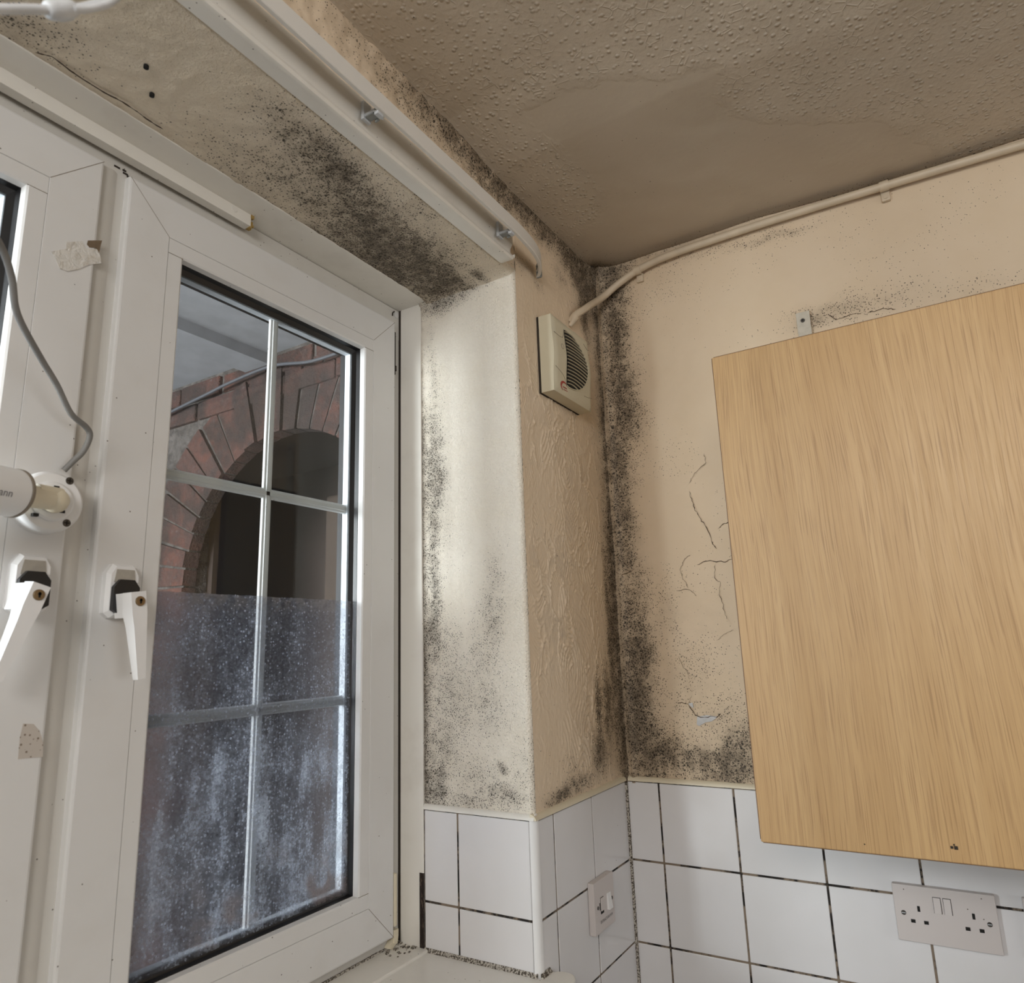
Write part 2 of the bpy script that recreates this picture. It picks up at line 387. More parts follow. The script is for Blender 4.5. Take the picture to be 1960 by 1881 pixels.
a1 = t.new('ShaderNodeMixShader'); a1.inputs[0].default_value = 0.45; t.L(d1.outputs[0], a1.inputs[1]); t.L(d2.outputs[0], a1.inputs[2])
rf = t.new('ShaderNodeBsdfRefraction'); rf.inputs['Color'].default_value = (0.97, 0.98, 1.0, 1); rf.inputs['Roughness'].default_value = 0.22; rf.inputs['IOR'].default_value = 1.22
a2 = t.new('ShaderNodeMixShader'); t.L(t.math('ADD', t.math('MULTIPLY', amt, 0.42), 0.20), a2.inputs[0]); t.L(rf.outputs[0], a2.inputs[1]); t.L(a1.outputs[0], a2.inputs[2])
t.L(a2.outputs[0], t.out.inputs[0]); M_['film'] = t.m

t = NT('red arch brick'); n1 = t.noise(20, 4, 0.7); n2 = t.noise(90, 4, 0.75)
rnd = t.new('ShaderNodeObjectInfo')
bc = t.voro(9); bcc = t.sep(bc.outputs['Color'])
c = t.mix(t.ramp(n1, 0.35, 0.7), (0.115, 0.040, 0.026), (0.055, 0.027, 0.021))
c = t.mix(t.math('MULTIPLY', bcc[0], 0.55), c, (0.045, 0.03, 0.026))
c = t.mix(t.ramp(n2, 0.54, 0.70, 0.0, 0.5), c, (0.16, 0.13, 0.125))
c = t.mix(t.ramp(t.noise(3.5, 4, 0.7), 0.40, 0.58, 0.0, 0.8), c, (0.022, 0.016, 0.013))
M_['brick'] = t.fin(c, 0.9, t.bump(t.math('ADD', n2, n1), 1.0, 0.016))
t = NT('rough mortar'); n1 = t.noise(25, 4, 0.7)
M_['mortar'] = t.fin(t.mix(t.ramp(n1, 0.35, 0.65), (0.035, 0.029, 0.025), (0.085, 0.073, 0.065)), 0.95, t.bump(n1, 1.0, 0.02))

# ------------------------------------------------------------------ fields (mould, stains, relief)
def smooth_noise(a, b, scale, seed=0, octaves=3):
    rs = np.random.RandomState(seed); out = np.zeros(np.broadcast(a, b).shape); amp = 1.0; tot = 0
    for o in range(octaves):
        G = rs.rand(256, 256); x = a * scale + 50; y = b * scale + 50
        xi = np.floor(x).astype(int); yi = np.floor(y).astype(int); fx = x - xi; fy = y - yi
        fx = fx * fx * (3 - 2 * fx); fy = fy * fy * (3 - 2 * fy)
        g = lambda i, j: G[i % 256, j % 256]
        out += amp * ((g(xi, yi) * (1 - fx) + g(xi + 1, yi) * fx) * (1 - fy) + (g(xi, yi + 1) * (1 - fx) + g(xi + 1, yi + 1) * fx) * fy)
        tot += amp; amp *= 0.5; scale *= 2.1
    return out / tot

def blobs(A, B, lst, ax, val, ia, ib, seed=1):
    """soft patches; each (u, v, ra, rb, strength[, tilt]) is centred where photo pixel (u, v) meets the plane"""
    wa = A + (smooth_noise(A, B, 26, seed) - 0.5) * 0.022; wb = B + (smooth_noise(A, B, 26, seed + 5) - 0.5) * 0.022
    D = np.zeros(np.broadcast(A, B).shape)
    for e in lst:
        p = at(e[0], e[1], ax, val); th = e[5] if len(e) > 5 else 0.0
        da = wa - p[ia]; db = wb - p[ib]
        a2 = da * math.cos(th) + db * math.sin(th); b2 = -da * math.sin(th) + db * math.cos(th)
        D = np.maximum(D, e[4] * np.exp(-((a2 / e[2]) ** 2 + (b2 / e[3]) ** 2) * 0.55)) + 0.18 * np.minimum(D, e[4] * np.exp(-((a2 / e[2]) ** 2 + (b2 / e[3]) ** 2) * 0.7))
    return D

def grid_obj(name, A, B, pos, mat, attrs, parent=None, flip=False):
    """A: n values, B: m values; pos(AA, BB) -> (n, m, 3)"""
    AA, BB = np.meshgrid(A, B, indexing='ij'); P = pos(AA, BB).reshape(-1, 3)
    n, m = len(A), len(B)
    i = (np.arange(n - 1)[:, None] * m + np.arange(m - 1)[None, :]).ravel()
    Fq = np.stack([i, i + m, i + m + 1, i + 1], 1)
    if flip: Fq = Fq[:, ::-1]
    me = bpy.data.meshes.new(name); me.vertices.add(len(P)); me.vertices.foreach_set('co', P.astype(np.float32).ravel())
    me.loops.add(Fq.size); me.loops.foreach_set('vertex_index', Fq.astype(np.int32).ravel())
    me.polygons.add(len(Fq)); me.polygons.foreach_set('loop_start', np.arange(0, Fq.size, 4, dtype=np.int32)); me.polygons.foreach_set('loop_total', np.full(len(Fq), 4, dtype=np.int32))
    me.update(calc_edges=True); me.materials.append(mat)
    for k, f in attrs.items():
        a = me.attributes.new(k, 'FLOAT', 'POINT'); a.data.foreach_set('value', np.broadcast_to(f(AA, BB), AA.shape).astype(np.float32).ravel())
    me.polygons.foreach_set('use_smooth', [True] * len(Fq))
    o = bpy.data.objects.new(name, me); COL.objects.link(o)
    if parent: o.parent = parent
    return o

def artex(A, B, seed, n, amp, lo, hi, rmin=0.02, rmax=0.05, pitch=0.0052):
    """combed plaster: overlapping trowel strokes, each a patch of arced ridges with a raised rim"""
    rs = np.random.RandomState(seed); Hh = np.zeros(A.shape)
    for k in range(n):
        ca = rs.uniform(lo[0], hi[0]); cb = rs.uniform(lo[1], hi[1]); ra = rs.uniform(rmin, rmax); rb = ra * rs.uniform(1.0, 2.6); th = rs.uniform(-0.45, 0.45)
        sel = (np.abs(A - ca) < rb * 1.2) & (np.abs(B - cb) < rb * 1.2)
        ii = np.where(sel.any(1))[0]; jj = np.where(sel.any(0))[0]
        if len(ii) < 2 or len(jj) < 2: continue
        sl = (slice(ii[0], ii[-1] + 1), slice(jj[0], jj[-1] + 1)); a = A[sl] - ca; b = B[sl] - cb
        a2 = a * math.cos(th) + b * math.sin(th); b2 = -a * math.sin(th) + b * math.cos(th)
        w = (smooth_noise(A[sl], B[sl], 60, seed + k % 7) - 0.5) * 0.35
        e = np.sqrt((a2 / ra) ** 2 + (b2 / rb) ** 2) + w
        oc = rs.uniform(-1.2, 1.2) * rb; od = rs.choice([-1, 1]) * ra * rs.uniform(0.3, 1.6)
        rad = np.sqrt((a2 - od) ** 2 + ((b2 - oc) * 0.55) ** 2) + w * 0.004
        ph = rad / pitch * 2 * math.pi + rs.uniform(0, 6)
        rid = (0.5 + 0.5 * np.sin(ph)) ** 3 * (0.35 + 0.65 * smooth_noise(A[sl], B[sl], 30, seed + 31 + k % 5))
        mk = np.clip((1.0 - e) / 0.18, 0, 1); rim = np.exp(-((e - 0.95) / 0.07) ** 2) * rs.uniform(0.2, 1.0) * smooth_noise(A[sl], B[sl], 45, k)
        Hh[sl] = Hh[sl] * (1 - mk) + mk * rid * rs.uniform(0.25, 1.0) + rim * 0.9
    return Hh * amp

# key dimensions
RA = 0.009; HC = 1.170; PX = -0.3814; HS = 0.9954; ZB = -0.2293; LY = 0.232; FY = 0.2895; SY = 0.276
XL = -3.15; YB = -3.15; XS = -2.15; FZ = -Z0

# ------------------------------------------------------------------ the room shell
def seg(*parts):
    out = []
    for a, b, st in parts: out += list(np.arange(a, b, st))
    out.append(parts[-1][1]); return np.array(out)

# right wall (plane x = 0.004), plaster above the tiles
RW = [(1172, 560, .030, .05, 1.1), (1178, 640, .026, .08, 1.15), (1188, 740, .030, .07, 1.1), (1200, 800, .032, .05, 1.0), (1182, 880, .022, .07, 0.95), (1190, 980, .024, .07, 0.85),
      (1195, 1060, .022, .05, 0.7), (1225, 1100, .02, .04, 0.45), (1212, 1180, .028, .06, 0.75), (1222, 1250, .030, .05, 1.05), (1216, 1330, .032, .06, 1.0), (1225, 1400, .035, .05, 1.0), (1262, 1440, .05, .03, 0.95),
      (1330, 1452, .05, .022, 0.85), (1395, 1465, .05, .030, 1.15), (1425, 1430, .035, .04, 0.95), (1390, 1380, .04, .04, 0.45), (1320, 1300, .05, .07, 0.35), (1280, 1180, .03, .06, 0.42), (1360, 1200, .04, .06, 0.25),
      (1555, 610, .035, .022, 0.75), (1600, 590, .05, .02, 0.6), (1690, 572, .07, .02, 0.35), (1900, 545, .09, .02, 0.25), (1475, 452, .07, .008, 0.65), (1360, 478, .09, .008, 0.4), (1260, 560, .05, .05, 0.16), (1300, 760, .05, .2, 0.12), (1640, 470, .3, .05, 0.05)]
def rw_m(Y, Z):
    d = 0.95 * blobs(Y, Z, RW, 0, 0.0, 1, 2, 3) + 0.03 + 0.30 * np.exp(-((Y + 0.04) / 0.05) ** 2) + 0.25 * np.exp(-(Z / 0.16) ** 2) * np.exp(-((Y + 0.15) / 0.16) ** 2)
    d += 0.55 * np.exp(-((Z - 1.165) / 0.02) ** 2) * np.clip(1 + Y / 0.5, 0, 1) + 1.1 * np.exp(Y / 0.009)
    d += 0.5 * np.exp(-(Z / 0.012) ** 2)
    return np.clip(d * np.clip((-Y - 0.004) / 0.012, 0.6, 1), 0, 1.4)
def rw_s(Y, Z): return np.clip(0.35 * np.exp(-((Z - 1.19) / 0.03) ** 2) + 0.45 * np.exp(Y / 0.02) + 0.25 * np.clip(rw_m(Y, Z), 0, 1), 0, 0.8)
def rw_pos(Y, Z):
    x = 0.004 + 0.0 * Y
    x = x - 0.0045 * np.exp(-((Y + 0.016 + 0.006 * (smooth_noise(Y * 0, Z, 9, 4) - 0.5)) / 0.006) ** 2) * (0.5 + smooth_noise(Y, Z, 30, 9))   # lifting paper by the corner
    x = x + (smooth_noise(Y, Z, 12, 2) - 0.5) * 0.004
    x = np.minimum(x, 0.02)
    x = x - 0.003 * np.exp(-((HC - Z) / 0.012))
    return np.stack([x, Y, Z], -1)
wall_right = grid_obj('wall_right', seg((-3.2, -1.3, 0.1), (-1.3, -0.5, 0.01), (-0.5, 0.014, 0.0035)), seg((-0.004, HC + 0.02, 0.0045)), rw_pos, M_['wall'], {'mould': rw_m, 'stain': rw_s})
tag(wall_right, 'beige painted right wall with black mould above white tiles', 'wall', kind='structure')

# pier face (window wall, plane y = 0.004) and the strip over the window
PR = [(1118, 545, .03, .06, 1.6), (1105, 520, .035, .04, 1.5), (1085, 480, .05, .035, 1.3), (1040, 430, .06, .035, 1.25), (1000, 395, .06, .035, 1.15), (960, 360, .06, .035, 1.15), (920, 320, .06, .035, 1.0), (870, 265, .06, .03, 0.95), (810, 210, .07, .03, 0.8), (760, 160, .07, .03, 0.6), (700, 95, .08, .03, 0.4), (640, 30, .08, .03, 0.25),
      (1122, 600, .018, .06, 1.3), (1075, 530, .03, .02, 0.6), (1000, 500, .03, .015, 0.55), (1030, 540, .02, .012, 0.55), (1166, 1350, .020, .07, 1.2), (1150, 1440, .030, .035, 1.15), (1150, 1360, .012, .06, 1.2), (1078, 1524, .040, .012, 1.35), (1110, 1500, .05, .014, 0.9), (1170, 1220, .012, .16, 1.0), (1100, 1470, .03, .02, 0.4)]
def pr_m(X, Z):
    d = blobs(X, Z, PR, 1, 0.0, 0, 2, 11) + 0.01
    d += 1.6 * np.exp(X / 0.016) * (0.40 + smooth_noise(X * 0, Z, 8, 8))
    d += 0.8 * np.exp(-((HC - Z) / 0.010)) * np.clip(1 + X / 0.75, 0, 1)
    return np.clip(d, 0, 1.4)
def pr_s(X, Z): return np.clip(0.5 * np.exp(-((HC - Z) / 0.05)) * np.clip(1.3 + X, 0.2, 1) + 0.55 * np.exp(X / 0.02) + 0.3 * np.clip(pr_m(X, Z), 0, 1), 0, 0.85)
def pr_h(X, Z):
    h = artex(X, Z, 5, 520, 0.0042, (PX - 0.02, 0.0), (0.0, HC), 0.014, 0.042)
    big = artex(X, Z, 77, 40, 0.0055, (-0.28, 0.05), (-0.08, 0.75), 0.02, 0.045, 0.009)
    flat = np.clip(smooth_noise(X, Z, 7, 13, 2) * 2.2 - 0.45, 0.25, 1)
    fade = np.clip((X - PX) / 0.04, 0.30, 1) * np.clip(1 - (X + 0.10) / 0.10, 0.35, 1) * np.clip(0.6 + (1.0 - Z) / 0.4, 0.55, 1)
    return (np.maximum(h, big) * flat + (smooth_noise(X, Z, 150, 3) - 0.5) * 0.0012) * fade
def pr_pos(X, Z):
    y = 0.004 - pr_h(X, Z)
    y = y - 0.010 * np.exp(-(np.clip(HC - Z, 0, 9) / 0.014)) - 0.006 * np.exp(X / 0.010)
    return np.stack([X, y, Z], -1)
wall_window = grid_obj('wall_window', seg((PX + 0.003 + RA, 0.012, 0.0017)), seg((-0.004, HC + 0.02, 0.0019)), pr_pos, M_['pier'], {'mould': pr_m, 'stain': pr_s}, flip=True)
tag(wall_window, 'narrow beige pier of combed plaster between window and corner', 'wall', kind='structure')
def up_pos(X, Z):
    y = 0.004 - (smooth_noise(X, Z, 60, 3) - 0.5) * 0.006 - 0.010 * np.exp(-(np.clip(HC - Z, 0, 9) / 0.014))
    return np.stack([X, y, Z], -1)
o = grid_obj('wall_header', seg((-3.2, -1.5, 0.1), (-1.5, PX + 0.0128, 0.004)), seg((HS + RA, HC + 0.02, 0.004)), up_pos, M_['pier'], {'mould': pr_m, 'stain': pr_s}, flip=True)
tag(o, 'strip of beige wall over the window behind the curtain rail', 'wall', kind='structure')

# reveal side (plane x = PX)
RV = [(824, 640, .010, .05, 0.35), (828, 730, .012, .06, 0.55), (832, 850, .018, .07, 0.85), (835, 920, .020, .05, 1.0), (830, 1010, .012, .06, 0.8), (832, 1100, .012, .08, 0.85), (832, 1200, .016, .06, 0.7), (850, 1000, .02, .06, 0.3), (900, 1060, .05, .05, 0.12), (850, 570, .05, .018, 1.15), (900, 548, .035, .014, 0.8), (830, 585, .03, .02, 0.8),
      (945, 1100, .020, .05, 0.45), (940, 1180, .020, .05, 0.6), (925, 1250, .03, .05, 0.40), (862, 1320, .045, .06, 0.50), (850, 1230, .03, .05, 0.4), (930, 1350, .03, .04, 0.45), (848, 1420, .03, .05, 0.5), (960, 1470, .008, .009, 1.25), (900, 1490, .06, .03, 0.35), (960, 1522, .04, .015, 0.65), (890, 1535, .05, .012, 0.55), (838, 1505, .02, .04, 0.8), (1005, 1480, .02, .05, 0.25), (920, 820, .08, .2, 0.05)]
def rv_m(Y, Z):
    d = 0.95 * blobs(Y, Z, RV, 0, PX, 1, 2, 21) + 0.02 + 0.22 * np.exp(-(Z / 0.35) ** 2) + 0.8 * np.exp((Y - LY) / 0.016) * np.clip((0.9 - Z) / 0.2, 0.2, 1) + 0.5 * np.exp((Y - LY) / 0.006) * np.clip(1.1 - Z, 0.2, 1) + 0.4 * np.exp(-(Z / 0.01) ** 2)
    return np.clip(d, 0, 1.4)
def rv_s(Y, Z): return np.clip(0.6 * np.exp((Y - LY) / 0.006) + 0.22 * np.clip(rv_m(Y, Z), 0, 1), 0, 0.7)
def rv_y(U): return 0.004 + RA + np.maximum(U, 0)
def rv_pos(U, Z):
    Y = rv_y(U); ang = np.clip(-U / RA, 0, math.pi / 2)
    h = artex(Y, Z, 15, 110, 0.0010, (0.0, 0.0), (0.23, HS), 0.02, 0.05) + (smooth_noise(U, Z, 130, 5) - 0.5) * 0.0012
    k = np.cos(ang); x = PX + 0.003 + RA * (1 - np.cos(ang)) - h * k; y = Y - RA * np.sin(ang) - h * np.sin(ang) * (U > -RA * 1.5)
    x = x - 0.008 * np.exp(-((HS - Z) / 0.012)) * k
    return np.stack([x, y, Z], -1)
o = grid_obj('wall_reveal', np.concatenate([np.linspace(-RA * math.pi / 2, 0, 9)[:-1], seg((0.0, LY - 0.011, 0.0022))]), seg((-0.004, HS + 0.006, 0.0026)), rv_pos, M_['reveal'], {'mould': lambda U, Z: rv_m(rv_y(U), Z), 'stain': lambda U, Z: rv_s(rv_y(U), Z)})
tag(o, 'pale plaster side of the window recess with black mould spots', 'wall', kind='structure')

# soffit of the recess (plane z = HS)
SF = [(830, 545, .05, .04, 1.4), (800, 515, .06, .05, 1.35), (870, 535, .05, .022, 1.25), (915, 525, .03, .012, 1.0), (780, 480, .05, .05, 1.0), (850, 490, .05, .03, 0.7), (720, 440, .06, .05, 0.75), (740, 500, .06, .03, 1.05), (690, 380, .06, .035, 0.55), (660, 460, .07, .03, 0.65),
      (655, 330, .030, .024, 0.95), (620, 290, .05, .03, 0.50), (560, 250, .06, .03, 0.34), (520, 330, .08, .03, 0.38), (440, 290, .06, .025, 0.36), (470, 340, .06, .02, 0.45), (600, 400, .08, .025, 0.5), (530, 210, .03, .02, 0.35), (800, 400, .05, .03, 0.45), (900, 470, .04, .03, 0.35), (60, 45, .05, .03, 0.5), (25, 50, .03, .02, 0.7), (130, 50, .03, .02, 0.3)]
def sf_m(X, Y):
    far = np.clip((X + 1.02) / 0.06, 0, 1)
    band = 0.62 * np.exp(-((Y - 0.10 - 0.10 * np.clip((X + 0.75) / 0.35, -1, 1)) / 0.075) ** 2) * np.clip((X + 0.99) / 0.16, 0, 1) * np.clip((-X - 0.42) / 0.1, 0, 1)
    return np.clip(1.1 * blobs(X, Y, SF, 2, HS, 0, 1, 31) + band + 0.02 * far + 0.5 * np.exp((Y - 0.214) / 0.010) * np.clip((X + 0.95) / 0.3, 0, 1), 0, 1.5)
def sf_s(X, Y): return np.clip(0.35 * np.exp((Y - 0.215) / 0.006) + 0.3 * np.clip(sf_m(X, Y), 0, 1) + 0.2 * np.exp(-((X + 1.08) / 0.06) ** 2 - (Y / 0.08) ** 2), 0, 0.7)
def sf_y(U): return 0.004 + RA + np.maximum(U, 0)
def sf_pos(X, U):
    Y = sf_y(U); ang = np.clip(-U / RA, 0, math.pi / 2)
    h = artex(X, Y, 25, 60, 0.0010, (-1.3, 0.0), (PX, 0.22), 0.03, 0.06) + (smooth_noise(X, U, 60, 5) - 0.5) * 0.003
    z = HS + RA * (1 - np.cos(ang)) - h * np.cos(ang); y = Y - RA * np.sin(ang)
    z = z - 0.008 * np.exp((X - PX) / 0.012) * np.cos(ang)
    return np.stack([X, y, z], -1)
o = grid_obj('ceiling_recess', seg((-3.2, -1.4, 0.1), (-1.4, PX + 0.012, 0.0036)), np.concatenate([np.linspace(-RA * math.pi / 2, 0, 7)[:-1], seg((0.0, 0.2145 - 0.013, 0.0032))]), sf_pos, M_['soffit'], {'mould': lambda X, U: sf_m(X, sf_y(U)), 'stain': lambda X, U: sf_s(X, sf_y(U))}, flip=True)
tag(o, 'plaster underside of the window recess covered in black mould dots', 'ceiling', kind='structure')

# ceiling (plane z = HC)
poly = [at(u, v, 2, HC)[:2] for u, v in ((985, 215), (1040, 190), (1100, 160), (1180, 150), (1290, 150), (1340, 125), (1378, 112), (1402, 140), (1388, 180), (1400, 205), (1450, 222), (1560, 222), (1680, 207), (1735, 235), (1790, 262), (1800, 320), (1700, 420), (1000, 620), (1090, 480), (1160, 380), (1080, 300), (1035, 262))]
def inside(px, py, pl):
    r = np.zeros(px.shape, bool); n = len(pl); j = n - 1
    for i in range(n):
        xi, yi = pl[i]; xj, yj = pl[j]
        c = ((yi > py) != (yj > py)) & (px < (xj - xi) * (py - yi) / ((yj - yi) + 1e-12) + xi); r ^= c; j = i
    return r
def ce_smooth(X, Y):
    wx = X + (smooth_noise(X, Y, 40, 41) - 0.5) * 0.03; wy = Y + (smooth_noise(X, Y, 40, 42) - 0.5) * 0.03
    s = np.zeros(X.shape)
    for k in range(8):
        s += inside(wx + 0.012 * math.cos(k * 0.785), wy + 0.012 * math.sin(k * 0.785), poly) / 8.0
    edge = np.exp((Y) / 0.05) * 0.8; edge2 = np.exp(X / 0.05) * np.clip((Y + 0.55) / 0.2, 0, 1)
    return np.clip(np.maximum(np.maximum(s, edge), edge2), 0, 1)
def ce_m(X, Y):
    return np.clip(0.55 * np.exp(Y / 0.014) * np.clip(1.1 + X / 0.5, 0, 1) + 0.5 * np.exp(X / 0.010) + 0.006 + 0.7 * np.exp(-(X * X + Y * Y) / 0.0020), 0, 1)
def ce_s(X, Y): return np.clip(0.55 * np.exp(Y / 0.025) * np.clip(1 + X / 0.7, 0.1, 1) + 0.5 * np.exp(X / 0.02), 0, 0.6)
def ce_pos(X, Y):
    z = HC + (smooth_noise(X, Y, 8, 17) - 0.5) * 0.004 - 0.014 * np.clip((-Y - 0.38) / 0.3, 0, 1) + 0.012 * np.exp(-(X * X + Y * Y) / 0.0016) + 0.012 * np.clip((-X - 0.45) / 0.15, 0, 1)
    z = z - 0.004 * np.exp(Y / 0.014)
    return np.stack([X, Y, z], -1)
ceiling = grid_obj('ceiling', seg((-3.2, -1.1, 0.1), (-1.1, 0.02, 0.005)), seg((-3.2, -1.0, 0.1), (-1.0, 0.02, 0.005)), ce_pos, M_['ceiling'], {'mould': ce_m, 'stain': ce_s, 'smooth': ce_smooth}, flip=True)
tag(ceiling, 'brownish stippled ceiling with a smooth patched area', 'ceiling', kind='structure')

mb = MB(); mb.box(-3.2, 0.2, -3.2, 0.30, FZ - 0.1, FZ); tag(mb.build('floor', M_['roomfloor']), 'vinyl kitchen floor out of view', 'floor', kind='structure')
mb = MB(); mb.box(-3.3, -3.2, -3.3, 0.36, FZ, HC + 0.1); tag(mb.build('wall_left', M_['reveal']), 'pale left wall out of view', 'wall', kind='structure')
mb = MB(); mb.box(-3.3, 0.2, -3.3, -3.2, FZ, HC + 0.1); tag(mb.build('wall_back', M_['reveal']), 'pale back wall out of view', 'wall', kind='structure')
mb = MB(); mb.box(-3.3, PX + 0.02, 0.02, 0.34, FZ, ZB - 0.032); mb.box(PX + 0.03, 0.2, 0.02, 0.34, FZ, HC + 0.1); mb.box(-3.3, PX + 0.03, 0.02, 0.34, HS + 0.02, HC + 0.1); mb.box(-3.3, XS, 0.02, 0.34, ZB - 0.1, HS + 0.1)
mb.box(0.02, 0.2, -3.2, 0.02, FZ, HC + 0.1); mb.box(-3.3, 0.2, -3.3, 0.34, HC + 0.02, HC + 0.12)
tag(mb.build('wall_core', M_['mortar']), 'solid masonry behind the plaster faces', 'wall', kind='structure')
# ------------------------------------------------------------------ tiling
T = 0.1511
def tiled(name, label, plane, a_lines, a0, a1, z_lines, thick=0.005):
    """plane 'x0': right wall; 'y0': pier; 'xp': reveal. a_lines: vertical joints"""
    root = empty(name, {'x0': (0.004, a1, FZ), 'y0': (a0, 0.004, z_lines[-1]), 'xp': (PX + 0.003, a0, z_lines[-1])}[plane], label, 'tiles', kind='structure')
    tl = MB(); g = 0.0019
    av = sorted([a0] + list(a_lines) + [a1])
    for i in range(len(av) - 1):
        for j in range(len(z_lines) - 1):
            p, q = av[i] + g, av[i + 1] - g; z1, z0 = z_lines[j] - g, z_lines[j + 1] + g
            if q - p < 0.004: continue
            jt = (random.random() - 0.5) * 0.0006
            if plane == 'x0': tl.box(jt, thick, p, q, z0, z1, 0.0011)
            elif plane == 'y0': tl.box(p, q, jt, thick, z0, z1, 0.0011)
            else: tl.box(PX + jt, PX + thick, p, q, z0, z1, 0.0011)
    tl.build('tiles', M_['tile'], root)
    gr = MB(); zb = z_lines[-1]; zt = z_lines[0]
    if plane == 'x0': gr.box(0.0014, 0.02, av[0], av[-1], zb, zt)
    elif plane == 'y0': gr.box(av[0], av[-1], 0.0014, 0.02, zb, zt)
    else: gr.box(PX + 0.0014, PX + 0.02, av[0], av[-1], zb, zt)
    gr.build('grout', M_['grout'], root)
    return root
zl = [0.0, -T, -2 * T, -3 * T, -4 * T]
tiled('wall_right_tiling', 'white square tiles with black grout on the right wall', 'x0', [-0.0712 - k * T for k in range(0, 12)], -1.95, -0.002, zl)
tiled('wall_pier_tiling', 'white square tiles on the short pier beside the window', 'y0', [-0.166, -0.166 - T], PX + 0.010, -0.002, zl)
tiled('wall_reveal_tiling', 'white square tiles on the side of the window recess', 'xp', [0.1572], 0.010, LY, [0.0, -T, ZB - 0.01])

def trim(name, label, mat, fn):
    mb = MB(); fn(mb); return tag(mb.build(name, mat, None, True), label, 'trim', kind='structure')
def quad_prof(r): return [(0, 0)] + [(r * math.cos(a), r * math.sin(a)) for a in np.linspace(0, math.pi / 2, 8)]
r = 0.0095
trim('trim_1', 'cream quadrant strip along the top of the right wall tiles', M_['cream'], lambda m: m.prism([(0.008 - p[0] * 1.25, 0.0005 + p[1]) for p in quad_prof(r)], 1, -1.95, -0.006))
trim('trim_2', 'cream quadrant strip along the top of the pier tiles', M_['cream'], lambda m: m.prism([(0.008 - p[0] * 1.25, 0.0005 + p[1]) for p in quad_prof(r)], 0, PX - 0.002, -0.004))
trim('trim_3', 'white quadrant strip along the top of the recess tiles', M_['white_paint'], lambda m: m.prism([(PX + 0.008 - p[0] * 1.25, 0.0005 + p[1]) for p in quad_prof(r)], 1, 0.0, LY - 0.001))
def ext_corner(m):
    c = (PX + 0.010, 0.010); pts = [c] + [(c[0] - 0.0115 * math.cos(a), c[1] - 0.0115 * math.sin(a)) for a in np.linspace(0, math.pi / 2, 10)]
    m.prism(pts, 2, ZB - 0.004, 0.0008)
trim('trim_4', 'white rounded plastic bead on the outer corner of the tiles', M_['white_plastic'], ext_corner)
def seal(m): m.prism([(0.003, 0.003), (-0.0045, 0.002), (-0.004, -0.004), (0.002, -0.0048)], 2, -4 * T, -0.004)
trim('trim_5', 'speckled mouldy sealant in the tiled inner corner', M_['sealant'], seal)

# worktop below, out of the frame
mb = MB(); mb.box(-3.15, -0.002, -0.62, -0.002, -0.50, -0.46, 0.004); mb.box(-3.15, -0.002, -0.56, -0.002, FZ, -0.50)
# (kept below the frame: bounces light like the real counter)
tag(mb.build('kitchen_counter', M_['worktop']), 'pale kitchen counter under the window, below the frame', 'counter')

# ------------------------------------------------------------------ timber lining, sill, outer window frame
mb = MB(); mb.box(PX - 0.0012, PX + 0.02, LY, FY + 0.02, ZB + 0.0, HS, 0.001)
o = mb.build('trim_6', M_['white_paint']); tag(o, 'white painted timber lining at the right of the window', 'trim', kind='structure')
mb = MB(); mb.box(PX - 0.0022, PX - 0.0005, LY - 0.001, LY + 0.0085, ZB + 0.002, -0.106)
g = mb.build('rotten_gap', M_['rotten'], o); g['label'] = 'black rotten gap in the timber'
mb = MB(); mb.box(PX - 0.0016, PX - 0.0002, FY - 0.0045, FY + 0.001, ZB + 0.002, HS)
g = mb.build('grime_line', M_['grime'], o)
mb = MB(); mb.box(-2.2, PX, 0.2135, FY + 0.02, HS - 0.0015, HS + 0.02, 0.001)
tag(mb.build('trim_7', M_['white_paint']), 'white painted timber lining at the head of the window', 'trim', kind='structure')
# sill board with rounded horn in front of the pier
mb = MB(); pts = [(-2.3, LY - 0.002), (PX - 0.0005, LY - 0.002), (PX - 0.0005, -0.001), (-0.352, -0.001), (-0.340, -0.004)]
pts = [(-2.3, LY - 0.004), (PX - 0.0005, LY - 0.004), (PX - 0.0005, -0.001), (-0.345, -0.001)] + [(-0.365 + 0.024 * math.cos(a), -0.026 + 0.024 * math.sin(a)) for a in np.linspace(0.9, -math.pi / 2, 10)] + [(-2.3, -0.05)]
mb.prism(pts, 2, ZB - 0.028, ZB)
o = mb.build('windowsill', M_['white_paint'], None, True); tag(o, 'white painted window sill with rounded nosing', 'window sill', kind='structure')
bv = o.modifiers.new('b', 'BEVEL'); bv.width = 0.006; bv.segments = 4; bv.limit_method = 'ANGLE'
mb = MB(); mb.box(-2.3, PX - 0.0005, LY - 0.010, FY - 0.0005, ZB - 0.01, ZB + 0.0045, 0.003)
tag(mb.build('trim_8', M_['white_paint'], None, True), 'white timber step between sill and window frame', 'trim', kind='structure')
mb = MB(); mb.prism([(PX - 0.0005, ZB), (PX - 0.005, ZB), (PX - 0.0005, ZB + 0.006)], 1, 0.004, LY); 
mb.prism([(-0.0008, ZB), (-0.006, ZB), (-0.0008, ZB + 0.006)], 0, PX, -0.352)
mb.box(-2.2, PX, FY - 0.0035, FY, ZB + 0.004, ZB + 0.0075)
for k in range(26):
    x = PX - 0.004 - random.random() ** 2 * 0.05; y = LY + 0.01 + random.random() * 0.045; s = 0.0008 + random.random() * 0.0018
    mb.box(x - s * 2, x + s, y - s, y + s, ZB + 0.0035, ZB + 0.0045 + s)
tag(mb.build('trim_9', M_['sealant']), 'crumbling blackened sealant around the sill', 'trim', kind='structure')

